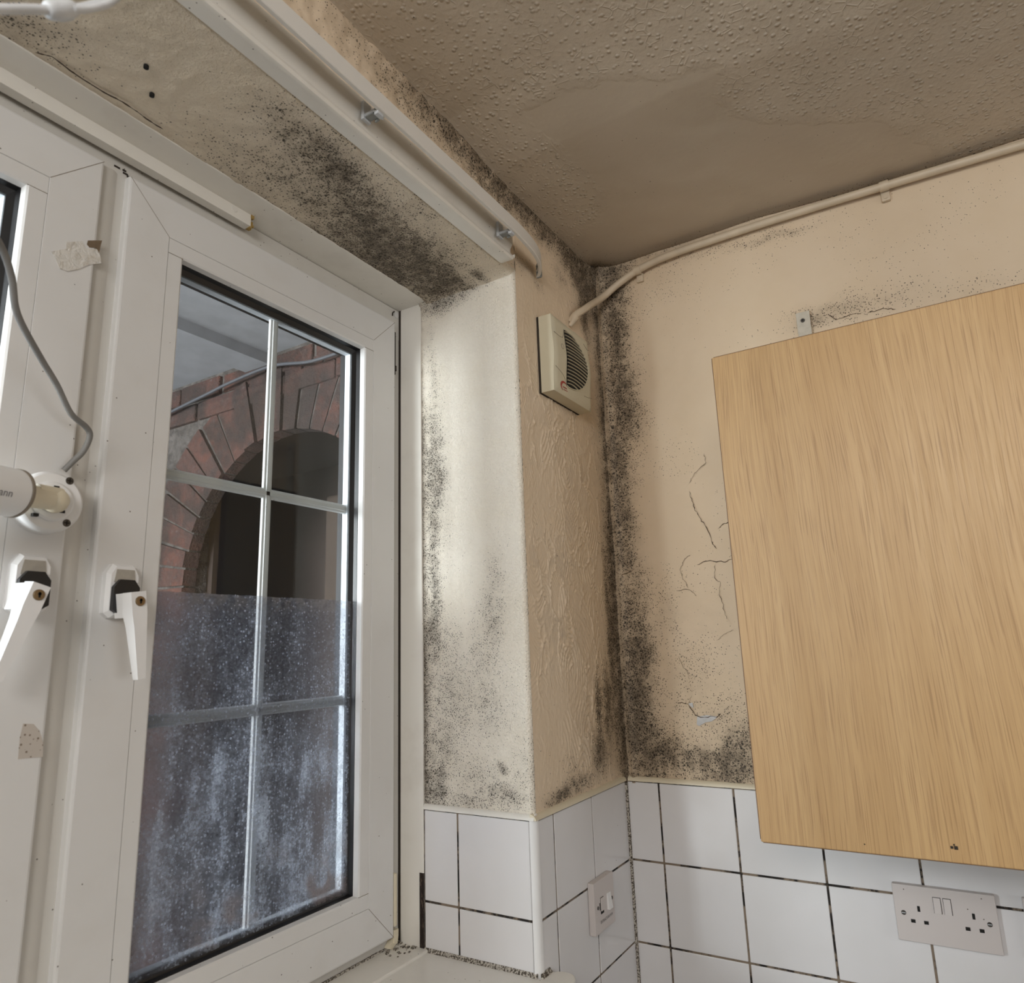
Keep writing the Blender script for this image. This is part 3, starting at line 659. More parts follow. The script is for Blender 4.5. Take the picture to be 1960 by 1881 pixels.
# outer frame: head, sill rail, right jamb, mullion
mb = MB()
mb.box(-2.2, PX - 0.001, FY, FY + 0.06, 0.925, HS - 0.002, 0.002); mb.box(-2.2, PX - 0.001, FY + 0.0004, FY + 0.0596, ZB + 0.004, -0.178, 0.002)
mb.box(-0.44, PX - 0.0022, FY - 0.0006, FY + 0.0588, ZB + 0.0045, HS - 0.0025, 0.002); mb.box(-1.045, -0.955, FY - 0.0004, FY + 0.0592, ZB + 0.0045, HS - 0.0025, 0.002)
mb.prism([(-1.018, FY + 0.001), (-1.016, FY - 0.004), (-1.006, FY - 0.006), (-0.996, FY - 0.004), (-0.988, FY + 0.001)], 2, ZB + 0.005, 0.955)
mb.box(-1.63, -1.575, FY - 0.0005, FY + 0.0585, ZB + 0.0045, HS - 0.0025, 0.002); mb.box(-2.21, -2.15, FY - 0.0005, FY + 0.0585, ZB + 0.0045, HS - 0.0025, 0.002)
o = mb.build('window_3', M_['upvc_dirty'], None, True); tag(o, 'white plastic outer window frame with central mullion', 'window frame', kind='structure')
mb = MB()
for (u, v, l, a) in ((224, 319, .008, .2), (240, 332, .007, -1.0), (246, 338, .005, -.6), (238, 326, .005, .3)):
    p = at(u, v, 1, FY - 0.001); mb.box(p[0] - l / 2, p[0] + l / 2, FY - 0.0016, FY + 0.001, p[2] - 0.0012, p[2] + 0.0012)
mb.build('mould_specks', M_['grime'], o)
# screw cap at the top right corner of the frame
p = at(757, 603, 1, FY); mb = MB(); mb.cyl((p[0], FY - 0.003, p[2]), (p[0], FY + 0.002, p[2]), 0.0065, n=20); g = mb.build('screw_cap', M_['upvc'], o, True)
mb = MB(); mb.tube([(p[0] - 0.012, FY - 0.002, p[2] - 0.006), (p[0] - 0.011, FY - 0.002, p[2] + 0.001), (p[0] - 0.006, FY - 0.002, p[2] + 0.006)], 0.0012, 8); mb.build('grime', M_['grime'], o)

# ------------------------------------------------------------------ casements
def casement(name, label, x0, x1, z0, z1, bars_x, bars_z, hinge_right):
    root = empty(name, ((x0 + x1) / 2, SY + 0.01, z0), label, 'window', kind='structure')
    m = MB()
    frame_mesh(m, x0, x1, z0, z1, [(0.0, FY + 0.0), (0.0, SY + 0.0035), (0.0012, SY + 0.0008), (0.0035, SY), (0.0640, SY), (0.0645, SY + 0.0012)])
    m.build('sash_frame', M_['upvc'], root, False)
    m = MB(); frame_mesh(m, x0, x1, z0, z1, [(0.0645, SY + 0.0025), (0.0650, SY + 0.0006), (0.0860, SY + 0.0004), (0.0885, SY + 0.0022), (0.0900, SY + 0.013)])
    m.build('glazing_bead', M_['upvc'], root, False)
    m = MB(); frame_mesh(m, x0, x1, z0, z1, [(0.0895, SY + 0.012), (0.0905, SY + 0.0125), (0.0925, SY + 0.020), (0.101, SY + 0.0235)])
    m.build('gasket', M_['black'], root, False)
    # joints: mitres and butt joints of the beads
    m = MB(); w = 0.0003; y = SY - 0.00012
    for sx, xa in ((1, x0), (-1, x1)):
        for sz, za in ((1, z0), (-1, z1)):
            a = (xa + sx * 0.001, za + sz * 0.001); b = (xa + sx * 0.0645, za + sz * 0.0645)
            m.add([(a[0] - w, y, a[1] + w), (a[0] + w, y, a[1] - w), (b[0] + w, y, b[1] - w), (b[0] - w, y, b[1] + w)] if sx * sz > 0 else [(a[0] - w, y, a[1] - w), (a[0] + w, y, a[1] + w), (b[0] + w, y, b[1] + w), (b[0] - w, y, b[1] - w)], [(0, 1, 2, 3)])
            zc = za + sz * 0.0885; m.box(xa + sx * 0.065, xa + sx * 0.0885, y, y + 0.002, zc - w, zc + w)
    m.build('joint_line', M_['line'], root)
    gx0, gx1, gz0, gz1 = x0 + 0.094, x1 - 0.094, z0 + 0.094, z1 - 0.094
    m = MB(); m.box(gx0 - 0.003, gx1 + 0.003, SY + 0.0240, SY + 0.0275, gz0 - 0.003, gz1 + 0.003); m.build('glass_pane', M_['glass'], root)
    m = MB(); frame_mesh(m, gx0 + 0.003, gx1 - 0.003, gz0 + 0.003, gz1 - 0.003, [(0.0, SY + 0.028), (0.0035, SY + 0.029), (0.0035, SY + 0.042), (-0.001, SY + 0.044)]); m.build('spacer', M_['spacer'], root)
    m = MB(); frame_mesh(m, x0, x1, z0, z1, [(0.03, FY + 0.001), (0.03, FY + 0.05), (0.092, FY + 0.05), (0.092, SY + 0.029)]); m.build('outer_rebate', M_['black'], root)
    m = MB(); yb = SY + 0.0365
    def prof(c, w): return [(c - w, yb), (c - w * 0.8, yb - 0.003), (c - w * 0.45, yb - 0.0036), (c - w * 0.35, yb - 0.0052), (c + w * 0.35, yb - 0.0052), (c + w * 0.45, yb - 0.0036), (c + w * 0.8, yb - 0.003), (c + w, yb), (c, yb + 0.004)]
    for bx in bars_x: m.prism(prof(bx, 0.0098), 2, gz0, gz1)
    for bz in bars_z: m.prism([(p_[1], p_[0]) for p_ in prof(bz, 0.0090)], 0, gx0, gx1)
    m.build('glazing_bars', M_['upvc'], root, False)
    return root
w1 = casement('window_1', 'right casement window with a fogged film on its lower half', -0.9785, -0.4103, -0.2069, 0.954, [-0.691], [0.543, 0.198], True)
w2 = casement('window_2', 'left casement window at the edge of the photo with taped stile', -1.5825, -1.0143, -0.2069, 0.954, [-1.30], [0.543, 0.198], False)

w4 = casement('added_window_4', 'third casement window further left, out of the frame, added to let light in', -2.17, -1.615, -0.2069, 0.954, [-1.89], [0.543, 0.198], False)  # unseen casement added so that porch daylight gets in
# hinges of the right casement
m = MB(); p = at(765, 655, 1, FY - 0.004)
m.box(-0.4095, -0.4045, FY - 0.008, FY, 0.865, 0.908, 0.001); m.build('hinge_cover', M_['white_plastic'], w1, True)['label'] = 'white upper hinge cover'
m = MB(); m.box(-0.4095, -0.4035, FY - 0.009, FY, 0.84, 0.935, 0.001); m.cyl((-0.4065, FY - 0.0085, 0.848), (-0.4065, FY - 0.0085, 0.858), 0.004); m.build('hinge_arm', M_['grime'], w1, True)
m = MB(); m.box(-0.4095, -0.3995, SY + 0.001, FY, -0.192, -0.106, 0.003); m.build('hinge_cover', M_['cream'], w1, True)['label'] = 'cream lower hinge cover'
m = MB(); m.prism([(-0.4095, -0.216), (-0.401, -0.219), (-0.3985, -0.206), (-0.3985, -0.196), (-0.4095, -0.196)], 1, SY + 0.0, FY - 0.001); m.prism([(-0.422, -0.221), (-0.412, -0.225), (-0.401, -0.219), (-0.4095, -0.2085)], 1, SY + 0.002, FY - 0.001); m.build('hinge_foot', M_['cream'], w1, True)

# handles -------------------------------------------------------
def handle(root, cx, cz, ang, dxl):
    """backplate centred on (cx, cz); lever turned by ang (0 = straight down)"""
    y0 = SY
    def oct_(w, h, dx=0, dz=0, k=0.3): return [(cx + dx + a * w, cz + dz + b * h) for a, b in ((-1, -1 + k * .5), (-1 + k, -1), (1 - k, -1), (1, -1 + k * .5), (1, 1 - k), (1 - k, 1), (-1 + k, 1), (-1, 1 - k))]
    m = MB(); n = 8
    A = oct_(0.0205, 0.034, k=0.35); B = oct_(0.0175, 0.0305, 0.001, 0.0, k=0.35)
    vs = [(p_[0], y0, p_[1]) for p_ in A] + [(p_[0], y0 - 0.009, p_[1]) for p_ in A] + [(p_[0], y0 - 0.014, p_[1]) for p_ in B]
    fs = [[j * n + i, j * n + (i + 1) % n, (j + 1) * n + (i + 1) % n, (j + 1) * n + i] for j in (0, 1) for i in range(n)] + [[2 * n + i for i in range(n)]]
    m.add(vs, fs); base = m.build('handle', M_['white_plastic'], root, False)
    m = MB(); m.prism([(cx - 0.0130, cz + 0.010), (cx + 0.0145, cz + 0.010), (cx + 0.012, cz + 0.0268), (cx - 0.0105, cz + 0.0268)], 1, y0 - 0.0152, y0 - 0.012); m.build('cover_plate', M_['plate_grey'], base)
    m = MB(); m.prism(oct_(0.0165, 0.0215, 0.001, -0.008, 0.45), 1, y0 - 0.021, y0 - 0.013); m.build('gasket', M_['black'], base)
    # lever in its own frame: neck out from the plate, then a tapering blade
    ca, sa = math.cos(ang), math.sin(ang); pc = (cx + dxl, cz - 0.0165)
    def R2(a, b): return (pc[0] + a * ca + b * sa, pc[1] - a * sa + b * ca)
    def blade(m, secs):
        vs = []
        for (b, wl, wr, yf, yk) in secs:
            for a, y in ((-wl, yk), (-wl * 0.75, yf), (wr * 0.75, yf), (wr, yk)):
                q = R2(a, b); vs.append((q[0], y, q[1]))
        k = len(secs); fs = [[j * 4 + i, j * 4 + (i + 1) % 4, (j + 1) * 4 + (i + 1) % 4, (j + 1) * 4 + i] for j in range(k - 1) for i in range(4)]
        fs += [[0, 1, 2, 3], [(k - 1) * 4 + i for i in (3, 2, 1, 0)]]; m.add(vs, fs)
    m = MB(); yo = y0 - 0.050
    blade(m, [(0.0128, 0.0120, 0.0120, yo + 0.004, y0 - 0.016), (-0.0175, 0.0115, 0.0115, yo + 0.004, y0 - 0.016)])
    blade(m, [(0.0130, 0.0125, 0.0130, yo - 0.001, yo + 0.012), (-0.014, 0.0130, 0.0125, yo - 0.002, yo + 0.014), (-0.030, 0.0112, 0.0105, yo - 0.002, yo + 0.012), (-0.094, 0.0068, 0.0064, yo + 0.002, yo + 0.010)])
    m.build('lever', M_['white_plastic'], base, False)
    q = R2(0.001, 0.001)
    m = MB(); m.cyl((q[0], yo - 0.0035, q[1]), (q[0], yo + 0.002, q[1]), 0.0062, n=24, rings=[(0, 0.0055), (0.2, 0.0062), (1, 0.0062)]); m.build('lock', M_['brass'], base, True)
    m = MB(); m.box(q[0] - 0.0010, q[0] + 0.0010, yo - 0.0041, yo - 0.003, q[1] - 0.003, q[1] + 0.003); m.cyl((q[0], yo - 0.0041, q[1] + 0.001), (q[0], yo - 0.003, q[1] + 0.001), 0.0018, n=12); m.build('keyhole', M_['dark'], base)
handle(w1, -0.9460, 0.3665, -0.14, 0.0)
handle(w2, -1.0530, 0.3695, 0.30, -0.0095)

# film on the lower half of the right pane
m = MB(); X0, X1, ZT = -0.886, -0.5045, 0.372
n = 60; vs = []; fs = []
for i in range(n + 1):
    x = X0 + (X1 - X0) * i / n; jt = (random.random() - 0.5) * 0.0012
    vs += [(x, SY + 0.0210, -0.116), (x, SY + 0.0210, ZT + jt), (x, SY + 0.0218, ZT + jt), (x, SY + 0.0218, -0.116)]
for i in range(n): fs += [(i * 4 + a, i * 4 + 4 + a, i * 4 + 4 + (a + 1) % 4, i * 4 + (a + 1) % 4) for a in range(4)]
fs += [(0, 1, 2, 3), (n * 4 + 3, n * 4 + 2, n * 4 + 1, n * 4)]
m.add(vs, fs)
tag(m.build('window_film', M_['film']), 'fogged grey film with water marks on the lower half of the right window', 'window film')

# ------------------------------------------------------------------ exterior seen through the glass
AX = 0.0; AC = (1.105, 0.508); AR = 0.472
root = empty('brick_archway', (AX + 0.1, AC[0], FZ), 'red brick archway of the porch seen through the upper panes', 'archway')
arch = root; m = MB(); rs = random.Random(3); th0 = math.radians(-6); nb = 26
for k in range(nb):
    a0 = th0 + (math.pi - 2 * th0) * k / nb + 0.008; a1 = th0 + (math.pi - 2 * th0) * (k + 1) / nb - 0.008
    ro = AR + 0.225 + rs.uniform(-0.015, 0.02); dx = rs.uniform(-0.008, 0.006)
    pts = [(AC[0] + rr_ * math.cos(a), AC[1] + rr_ * math.sin(a)) for rr_, a in ((AR, a0), (ro, a0), (ro, a1), (AR, a1))]
    m.prism(pts, 0, AX + dx, AX + 0.05)
for s in (-1, 1):
    z = AC[1] - 0.055; row = 0
    while z > FZ + 0.07:
        w = 0.215 if row % 2 else 0.10; y0 = AC[0] + s * AR
        m.box(AX + rs.uniform(-0.004, 0.004), AX + 0.10, min(y0, y0 + s * w), max(y0, y0 + s * w), z - 0.065, z, 0.003); m.box(AX + rs.uniform(-0.004, 0.004), AX + 0.10, min(y0 + s * (w + 0.01), y0 + s * 0.42), max(y0 + s * (w + 0.01), y0 + s * 0.42), z - 0.065, z, 0.003)
        z -= 0.075; row += 1
m.build('arch_bricks', M_['brick'], root)
m = MB(); N = 40; ZC = 1.262
inn = [(AC[0] + (AR + 0.004) * math.cos(a), AC[1] + (AR + 0.004) * math.sin(a)) for a in np.linspace(0, math.pi, N + 1)]
vs = []; fs = []
for (y, z) in inn: vs += [(AX + 0.008, y, z), (AX + 0.008, y, ZC), (AX + 0.05, y, z), (AX + 0.05, y, ZC)]
for i in range(N): fs += [(4 * i, 4 * i + 1, 4 * i + 5, 4 * i + 4), (4 * i, 4 * i + 4, 4 * i + 6, 4 * i + 2)]
m.add(vs, fs); m.box(AX + 0.008, AX + 0.095, 0.35, AC[0] - AR - 0.004, FZ, ZC); m.box(AX + 0.008, AX + 0.095, AC[0] + AR + 0.004, 3.4, FZ, ZC)
m.build('masonry', M_['mortar'], root)
# ragged course of bricks above the ring
m = MB(); z = 1.15
for row in range(2):
    y = 0.42 + 0.1 * row
    while y < 3.2:
        m.box(AX + rs.uniform(-0.010, 0.004), AX + 0.2, y, y + 0.215, z + row * 0.075 - 0.065 + 0.02, z + row * 0.075 + 0.02, 0.004); y += 0.228
m.build('brick_course', M_['brick'], root)
m = MB(); pts = [at(u, v, 0, AX - 0.03) for u, v in ((300, 802), (335, 784), (400, 752), (440, 732), (520, 700), (600, 690), (700, 655))]
m.tube(pts, 0.0055, 8); tag(m.build('outdoor_cable', M_['dark_cable']), 'grey cable clipped across the brick above the arch', 'cable')
m = MB(); m.box(-4.0, 1.6, 0.34, 3.6, ZC, ZC + 0.1); m.box(-4.0, 0.0, 0.345, 0.706, 1.10, ZC); m.box(-4.0, 0.0, 1.18, 1.30, 1.225, ZC)
tag(m.build('porch_ceiling', M_['concrete']), 'grey rendered porch ceiling outside the window', 'porch ceiling', kind='structure')
m = MB(); m.box(-5, 3, 0.345, 6, FZ - 0.1, FZ); tag(m.build('yard_ground', M_['ground']), 'paved ground outside the window', 'ground', kind='structure')
m = MB(); m.box(0.60, 0.66, 0.3, 3.4, FZ, ZC); m.box(0.10, 0.60, 0.36, 3.4, 1.05, ZC - 0.005); m.box(0.10, 0.12, 0.36, AC[0] - AR * 0.96, FZ, 1.05); m.box(0.10, 0.12, AC[0] + AR * 0.96, 3.4, FZ, 1.05); m.box(0.10, 0.6, 0.30, 0.36, FZ, ZC); m.build('passage_lining', M_['dark_wood'], arch)
m = MB(); m.box(0.52, 0.59, 0.95, 1.45, FZ, 0.90, 0.01); m.box(0.49, 0.52, 1.02, 1.20, FZ + 0.1, 0.80, 0.01); m.build('door_leaf', M_['dark_wood2'], arch)
m = MB(); m.box(0.30, 0.36, 0.55, 0.72, FZ, 0.80, 0.01); m.build('door_post', M_['dark_wood2'], arch)

# ------------------------------------------------------------------ curtain board and rail over the window
m = MB(); zb = 0.9935
prof = [(0.006, zb + 0.001), (-0.012, zb), (-0.0185, zb + 0.002), (-0.0205, zb + 0.006), (-0.0190, zb + 0.011), (-0.0125, zb + 0.0145), (-0.0100, zb + 0.022), (-0.0105, zb + 0.030), (-0.0150, zb + 0.036), (-0.0165, zb + 0.040), (-0.0165, zb + 0.062), (0.006, zb + 0.062)]
xs = [-2.3, -0.432, -0.422, -0.415, -0.411, -0.4095]; lift = [0, 0, 0.0006, 0.003, 0.008, 0.016]
vs = []; fs = []; n = len(prof)
for x, l in zip(xs, lift):
    for (y, z) in prof:
        zz_ = max(z, zb + l) if l else z; vs.append((x, y, zz_))
for j in range(len(xs) - 1):
    for i in range(n): fs.append((j * n + i, j * n + (i + 1) % n, (j + 1) * n + (i + 1) % n, (j + 1) * n + i))
fs += [tuple(range(n)), tuple((len(xs) - 1) * n + i for i in range(n))[::-1]]
m.add(vs, fs); tag(m.build('curtain_board', M_['white_paint'], None, True), 'white moulded timber board fixed over the window recess', 'curtain board')

root = empty('curtain_rail', (-1.2, -0.05, 1.034), 'white plastic curtain rail whose end bends back to the wall', 'curtain rail')
path = [(-2.3, -0.05), (-0.60, -0.05), (-0.55, -0.05), (-0.50, -0.05), (-0.455, -0.0495), (-0.425, -0.048), (-0.390, -0.045), (-0.355, -0.039), (-0.325, -0.029), (-0.303, -0.016), (-0.290, -0.004)]
P2 = [Vector((a, b, 0)) for a, b in path]; Q = []
for i in range(len(P2) - 1):
    a = P2[max(i - 1, 0)]; b = P2[i]; c = P2[i + 1]; d = P2[min(i + 2, len(P2) - 1)]
    for k in range(6 if i > 1 else 1):
        tt = k / 6; Q.append(0.5 * ((2 * b) + (c - a) * tt + (2 * a - 5 * b + 4 * c - d) * tt * tt + (3 * b - a - 3 * c + d) * tt ** 3) if i > 1 else b)
Q.append(P2[-1])
cs = [(-0.0010, 0.0000), (-0.0022, 0.0012), (-0.0022, 0.0260), (-0.0010, 0.0275), (0.0045, 0.0275), (0.0045, 0.0255), (0.0010, 0.0252), (0.0010, 0.0140), (0.0050, 0.0135), (0.0050, 0.0120), (0.0010, 0.0118), (0.0010, 0.0022), (0.0045, 0.0020), (0.0045, 0.0)]
vs = []; fs = []; n = len(cs)
for i, p_ in enumerate(Q):
    d = (Q[min(i + 1, len(Q) - 1)] - Q[max(i - 1, 0)]).normalized(); nr = Vector((-d.y, d.x, 0))
    for (o_, z_) in cs: vs.append((p_.x + nr.x * o_, p_.y + nr.y * o_, 1.0205 + z_))
for j in range(len(Q) - 1):
    for i in range(n): fs.append((j * n + i, j * n + (i + 1) % n, (j + 1) * n + (i + 1) % n, (j + 1) * n + i))
fs += [tuple(range(n)), tuple((len(Q) - 1) * n + i for i in range(n))[::-1]]
m = MB(); m.add(vs, fs); m.build('rail', M_['track'], root, True)
for bx in (-0.812, -0.458, -1.25):
    m = MB(); m.box(bx - 0.010, bx + 0.006, -0.022, -0.0165, 1.018, 1.048, 0.001); m.box(bx - 0.008, bx + 0.004, -0.047, -0.020, 1.022, 1.027, 0.001)
    m.box(bx - 0.008, bx + 0.004, -0.0475, -0.040, 1.016, 1.036, 0.001); m.cyl((bx + 0.008, -0.040, 1.020), (bx + 0.008, -0.046, 1.030), 0.0022, n=10)
    b_ = m.build('bracket', M_['spacer'], root, True); b_['label'] = 'pale grey plastic rail bracket'
    m = MB(); m.box(bx - 0.0075, bx + 0.0035, -0.038, -0.023, 1.0205, 1.0222); m.box(bx + 0.005, bx + 0.0075, -0.0365, -0.030, 1.018, 1.022); m.build('clip', M_['grey_plastic'], b_)
m = MB(); p = (-0.290, -0.008)
m.box(-0.2935, -0.2885, -0.012, -0.0015, 1.0195, 1.049, 0.0008)
for k in range(9): m.box(-0.2895, -0.2880, -0.0125, -0.0112, 1.022 + k * 0.003, 1.0235 + k * 0.003)
m.build('end_hook', M_['grey_plastic'], root, True)

# blind mounting bar at the head of the frame
root = empty('mounting_bar', (-1.4, 0.2716, HS - 0.0225), 'square white bar along the head of the window with broken end', 'bar')
m = MB(); m.box(-2.2, -0.7845, 0.2634, 0.2798, HS - 0.0225, HS - 0.0014, 0.0008); b_ = m.build('bar', M_['white_paint'], root, True)
m = MB()
for k in range(14):
    y = 0.265 + random.random() * 0.013; z = HS - 0.021 + random.random() * 0.017; s = 0.0015 + random.random() * 0.002; m.box(-0.7845 - 0.001, -0.7845 + 0.002 + random.random() * 0.006, y - s, y + s, z - s, z + s)
m.build('foam_end', M_['foam'], root)['label'] = 'crumbling yellow foam end'
m = MB(); p = at(449, 398, 1, 0.2634); m.cyl((p[0], 0.2626, p[2] - 0.001), (p[0], 0.264, p[2] - 0.001), 0.0055, n=24, rings=[(0, 0.0050), (0.4, 0.0055), (1, 0.0055)]); m.build('screw_cap', M_['white_paint'], root, True)
# crack and screw holes in the soffit plaster
def ribbon(m, pts, ax, val, w, off, jag=0.35):
    P = [at(u, v, ax, val) for u, v in pts]; L = []
    for i in range(len(P) - 1):
        for k in range(5):
            p_ = P[i] + (P[i + 1] - P[i]) * k / 5
            if k: p_ = p_ + (np.random.rand(3) - 0.5) * np.linalg.norm(P[i + 1] - P[i]) * 0.2 * jag
            p_[ax] = val; L.append(p_)
    L.append(P[-1]); vs = []; fs = []; n = len(L)
    for i, p_ in enumerate(L):
        d = L[min(i + 1, n - 1)] - L[max(i - 1, 0)]; d = d / (np.linalg.norm(d) + 1e-9); nn_ = np.zeros(3); nn_[ax] = 1.0; s_ = np.cross(d, nn_)
        ww = w * (0.35 + 0.9 * random.random()) * (1.0 if 0 < i < n - 1 else 0.2)
        for sg in (-1, 1):
            q = p_ + s_ * ww * sg / 2; q[ax] = val + off; vs.append(tuple(q))
    for i in range(n - 1): fs.append((2 * i, 2 * i + 1, 2 * i + 3, 2 * i + 2))
    m.add(vs, fs)
rec = bpy.data.objects['ceiling_recess']
m = MB(); ribbon(m, [(68, 95), (100, 103), (135, 130), (160, 147), (200, 172), (235, 190), (262, 208), (280, 222), (313, 243)], 2, HS, 0.0026, -0.0036, 0.15)
m.build('crack', M_['crack'], rec)
m = MB()
for u, v in ((280, 124.5), (291, 178.5)):
    p = at(u, v, 2, HS); m.cyl((p[0], p[1], HS - 0.0042), (p[0], p[1], HS + 0.001), 0.0032, n=12)
m.build('screw_holes', M_['dark'], rec)
# cracks and a lost flake of paint on the right wall
m = MB()
for pts, w in (([(1348, 868), (1352, 885), (1330, 905), (1320, 925)], .0007), ([(1320, 940), (1325, 958), (1330, 975), (1340, 990), (1350, 1005), (1362, 1035), (1372, 1050)], .0012), ([(1375, 1012), (1385, 1002), (1398, 999)], .001), ([(1308, 1100), (1302, 1090), (1312, 1068), (1322, 1062)], .0008), ([(1302, 1095), (1318, 1125)], .0006),
               ([(1335, 1080), (1360, 1072), (1385, 1075), (1402, 1070)], .0011), ([(1370, 1080), (1368, 1105), (1380, 1115), (1378, 1140), (1388, 1170), (1392, 1185)], .0008), ([(1372, 1225), (1390, 1212), (1405, 1205)], .0007), ([(1295, 1130), (1320, 1128), (1335, 1140)], .0006), ([(1300, 1255), (1318, 1290), (1320, 1300)], .0005),
               ([(1297, 1342), (1318, 1347), (1325, 1330)], .0008), ([(1318, 1347), (1330, 1366), (1342, 1372), (1372, 1372), (1380, 1365)], .0013), ([(1585, 600), (1600, 612), (1620, 606), (1650, 598)], .001), ([(1660, 600), (1690, 590), (1715, 592)], .001), ([(1190, 1100), (1205, 1095), (1215, 1088)], .0008)):
    ribbon(m, pts, 0, 0.004, w * 1.25, -0.0026, 0.8)
m.build('cracks', M_['crack'], wall_right)
m = MB(); P = [at(u, v, 0, 0.0) for u, v in ((1334, 1371), (1352, 1368), (1374, 1371), (1362, 1380), (1350, 1382), (1338, 1389), (1333, 1386))]; m.add([(0.0016, p_[1], p_[2]) for p_ in P], [tuple(range(len(P)))])
P = [at(u, v, 0, 0.0) for u, v in ((1317, 1346), (1325, 1344), (1327, 1354), (1323, 1353))]; m.add([(0.0016, p_[1], p_[2]) for p_ in P], [tuple(range(len(P)))])
m.build('bare_plaster', M_['flake'], wall_right)['label'] = 'bare white plaster where paint flaked off'

# ------------------------------------------------------------------ extractor fan on the pier
fx0, fx1, fz0, fz1, fd = -0.2925, -0.1245, 0.7700, 0.9330, -0.033
root = empty('extractor_fan', ((fx0 + fx1) / 2, 0.0, fz0), 'cream extractor fan with curved grille on the pier beside the corner', 'extractor fan')
m = MB(); N = 24; vs = []; fs = []
# body: square tray whose front bulges outwards in the middle
def fy(z, x):
    tt = (z - fz0) / (fz1 - fz0); return fd - 0.004 * math.exp(-((tt - 0.52) / 0.22) ** 2)
for i in range(N + 1):
    for j in range(N + 1):
        a = i / N; b = j / N; x = fx0 + (fx1 - fx0) * a; z = fz0 + (fz1 - fz0) * b
        e = min(a, 1 - a, b, 1 - b) * (fx1 - fx0); y = fy(z, x) + (0.004 * (1 - min(e / 0.004, 1)) ** 2 if e < 0.004 else 0); vs.append((x, y, z))
hole = lambda i, j: 6.5 <= i < N - 2 and 5 <= j < N - 4 and (((i + .5) / N - 0.28) / 0.62) ** 2 + (((j + .5) / N - 0.50) / 0.34) ** 2 < 1
for i in range(N):
    for j in range(N): fs.append((i * (N + 1) + j, (i + 1) * (N + 1) + j, (i + 1) * (N + 1) + j + 1, i * (N + 1) + j + 1))
b0 = len(vs); rim = [(i, 0) for i in range(N)] + [(N, j) for j in range(N)] + [(i, N) for i in range(N, 0, -1)] + [(0, j) for j in range(N, 0, -1)]
for (i, j) in rim:
    v = vs[i * (N + 1) + j]; vs.append((v[0], 0.003, v[2]))
for k in range(len(rim)):
    i, j = rim[k]; i2, j2 = rim[(k + 1) % len(rim)]; fs.append((i * (N + 1) + j, b0 + k, b0 + (k + 1) % len(rim), i2 * (N + 1) + j2))
m.add(vs, fs); body = m.build('body', M_['fan_cream'], root, True)
m = MB(); m.box(fx0 - 0.0003, fx1 + 0.0002, -0.0012, 0.0035, fz0 - 0.0005, fz1 + 0.0002); m.build('shadow_gap_edge', M_['grime'], root)  # dark rim box stands in for the shadow gap behind the fan
# grille: dark D-shaped opening with curved slats
gx = fx0 + 0.0475; gw = 0.098; gzc = (fz0 + fz1) / 2 + 0.002; gh = 0.0625
def gpt(s_, t_): return (gx + gw * s_, gzc + gh * t_)
outl = [gpt(0, -0.98)] + [gpt(math.cos(a) ** 0.8 if math.cos(a) > 0 else 0, math.sin(a)) for a in np.linspace(-math.pi / 2 + 0.05, math.pi / 2 - 0.05, 24)] + [gpt(0, 0.98)]
m = MB(); vs = []
for k in range(31):
    tz = -0.98 + 1.96 * k / 30
    for s_ in (0.0, (1 - tz * tz) ** 0.4): x, z = gpt(s_, tz); vs.append((x, fy(z, x) - 0.0006, z))
m.add(vs, [(2 * k, 2 * k + 1, 2 * k + 3, 2 * k + 2) for k in range(30)]); m.build('grille_opening', M_['dark'], root)
m = MB(); m.tube([(x, fy(z, x) - 0.001, z) for x, z in outl], 0.0012, 6, sub=2); m.build('grille_rim', M_['fan_cream'], root, True)
gs = MB(); ns = 16
for k in range(ns):
    tz = -0.90 + 1.8 * k / (ns - 1); we = (1 - tz * tz) ** 0.4
    pts = []
    for q in range(9):
        s_ = we * q / 8; x, z = gpt(s_, tz + 0.05 * math.sin(math.pi * q / 8)); pts.append((x, fy(z, x) - 0.0018, z))
    vs = []; fs = []
    for (x, y, z) in pts: vs += [(x, y + 0.0012, z - 0.0007), (x, y - 0.0012, z - 0.0004), (x, y - 0.0012, z + 0.0005), (x, y + 0.0012, z + 0.0008)]
    for j in range(8): fs += [(j * 4 + i, j * 4 + (i + 1) % 4, (j + 1) * 4 + (i + 1) % 4, (j + 1) * 4 + i) for i in range(4)]
    gs.add(vs, fs)
gs.build('grille_slats', M_['fan_cream'], root)
# seams of the centre panel, pilot light, red swoosh mark
m = MB()
def seam(pts):
    m = MB(); m.tube([(x, fy(z, x) - 0.0002, z) for x, z in pts], 0.00045, 5, sub=3); m.build('seam', M_['line'], root)
seam([(fx0 + 0.001, fz1 - 0.040), (gx - 0.010, fz1 - 0.040), (gx, gzc + gh)]); seam([(fx0 + 0.001, fz0 + 0.050), (gx - 0.012, fz0 + 0.040), (gx, gzc - gh)])
seam([(fx1 - 0.001, fz0 + 0.030), (fx1 - 0.02, fz0 + 0.026), (fx1 - 0.04, fz0 + 0.024)]); seam([(fx1 - 0.001, fz1 - 0.022), (fx1 - 0.012, fz1 - 0.024), (fx1 - 0.028, fz1 - 0.016)])
cx_, cz_ = fx0 + 0.033, gzc + 0.018; seam([(cx_ + 0.0055 * math.cos(a), cz_ + 0.0055 * math.sin(a)) for a in np.linspace(0, 2 * math.pi, 12)])
m = MB(); cx_, cz_ = fx0 + 0.037, fz0 + 0.016; vs = []; N2 = 16
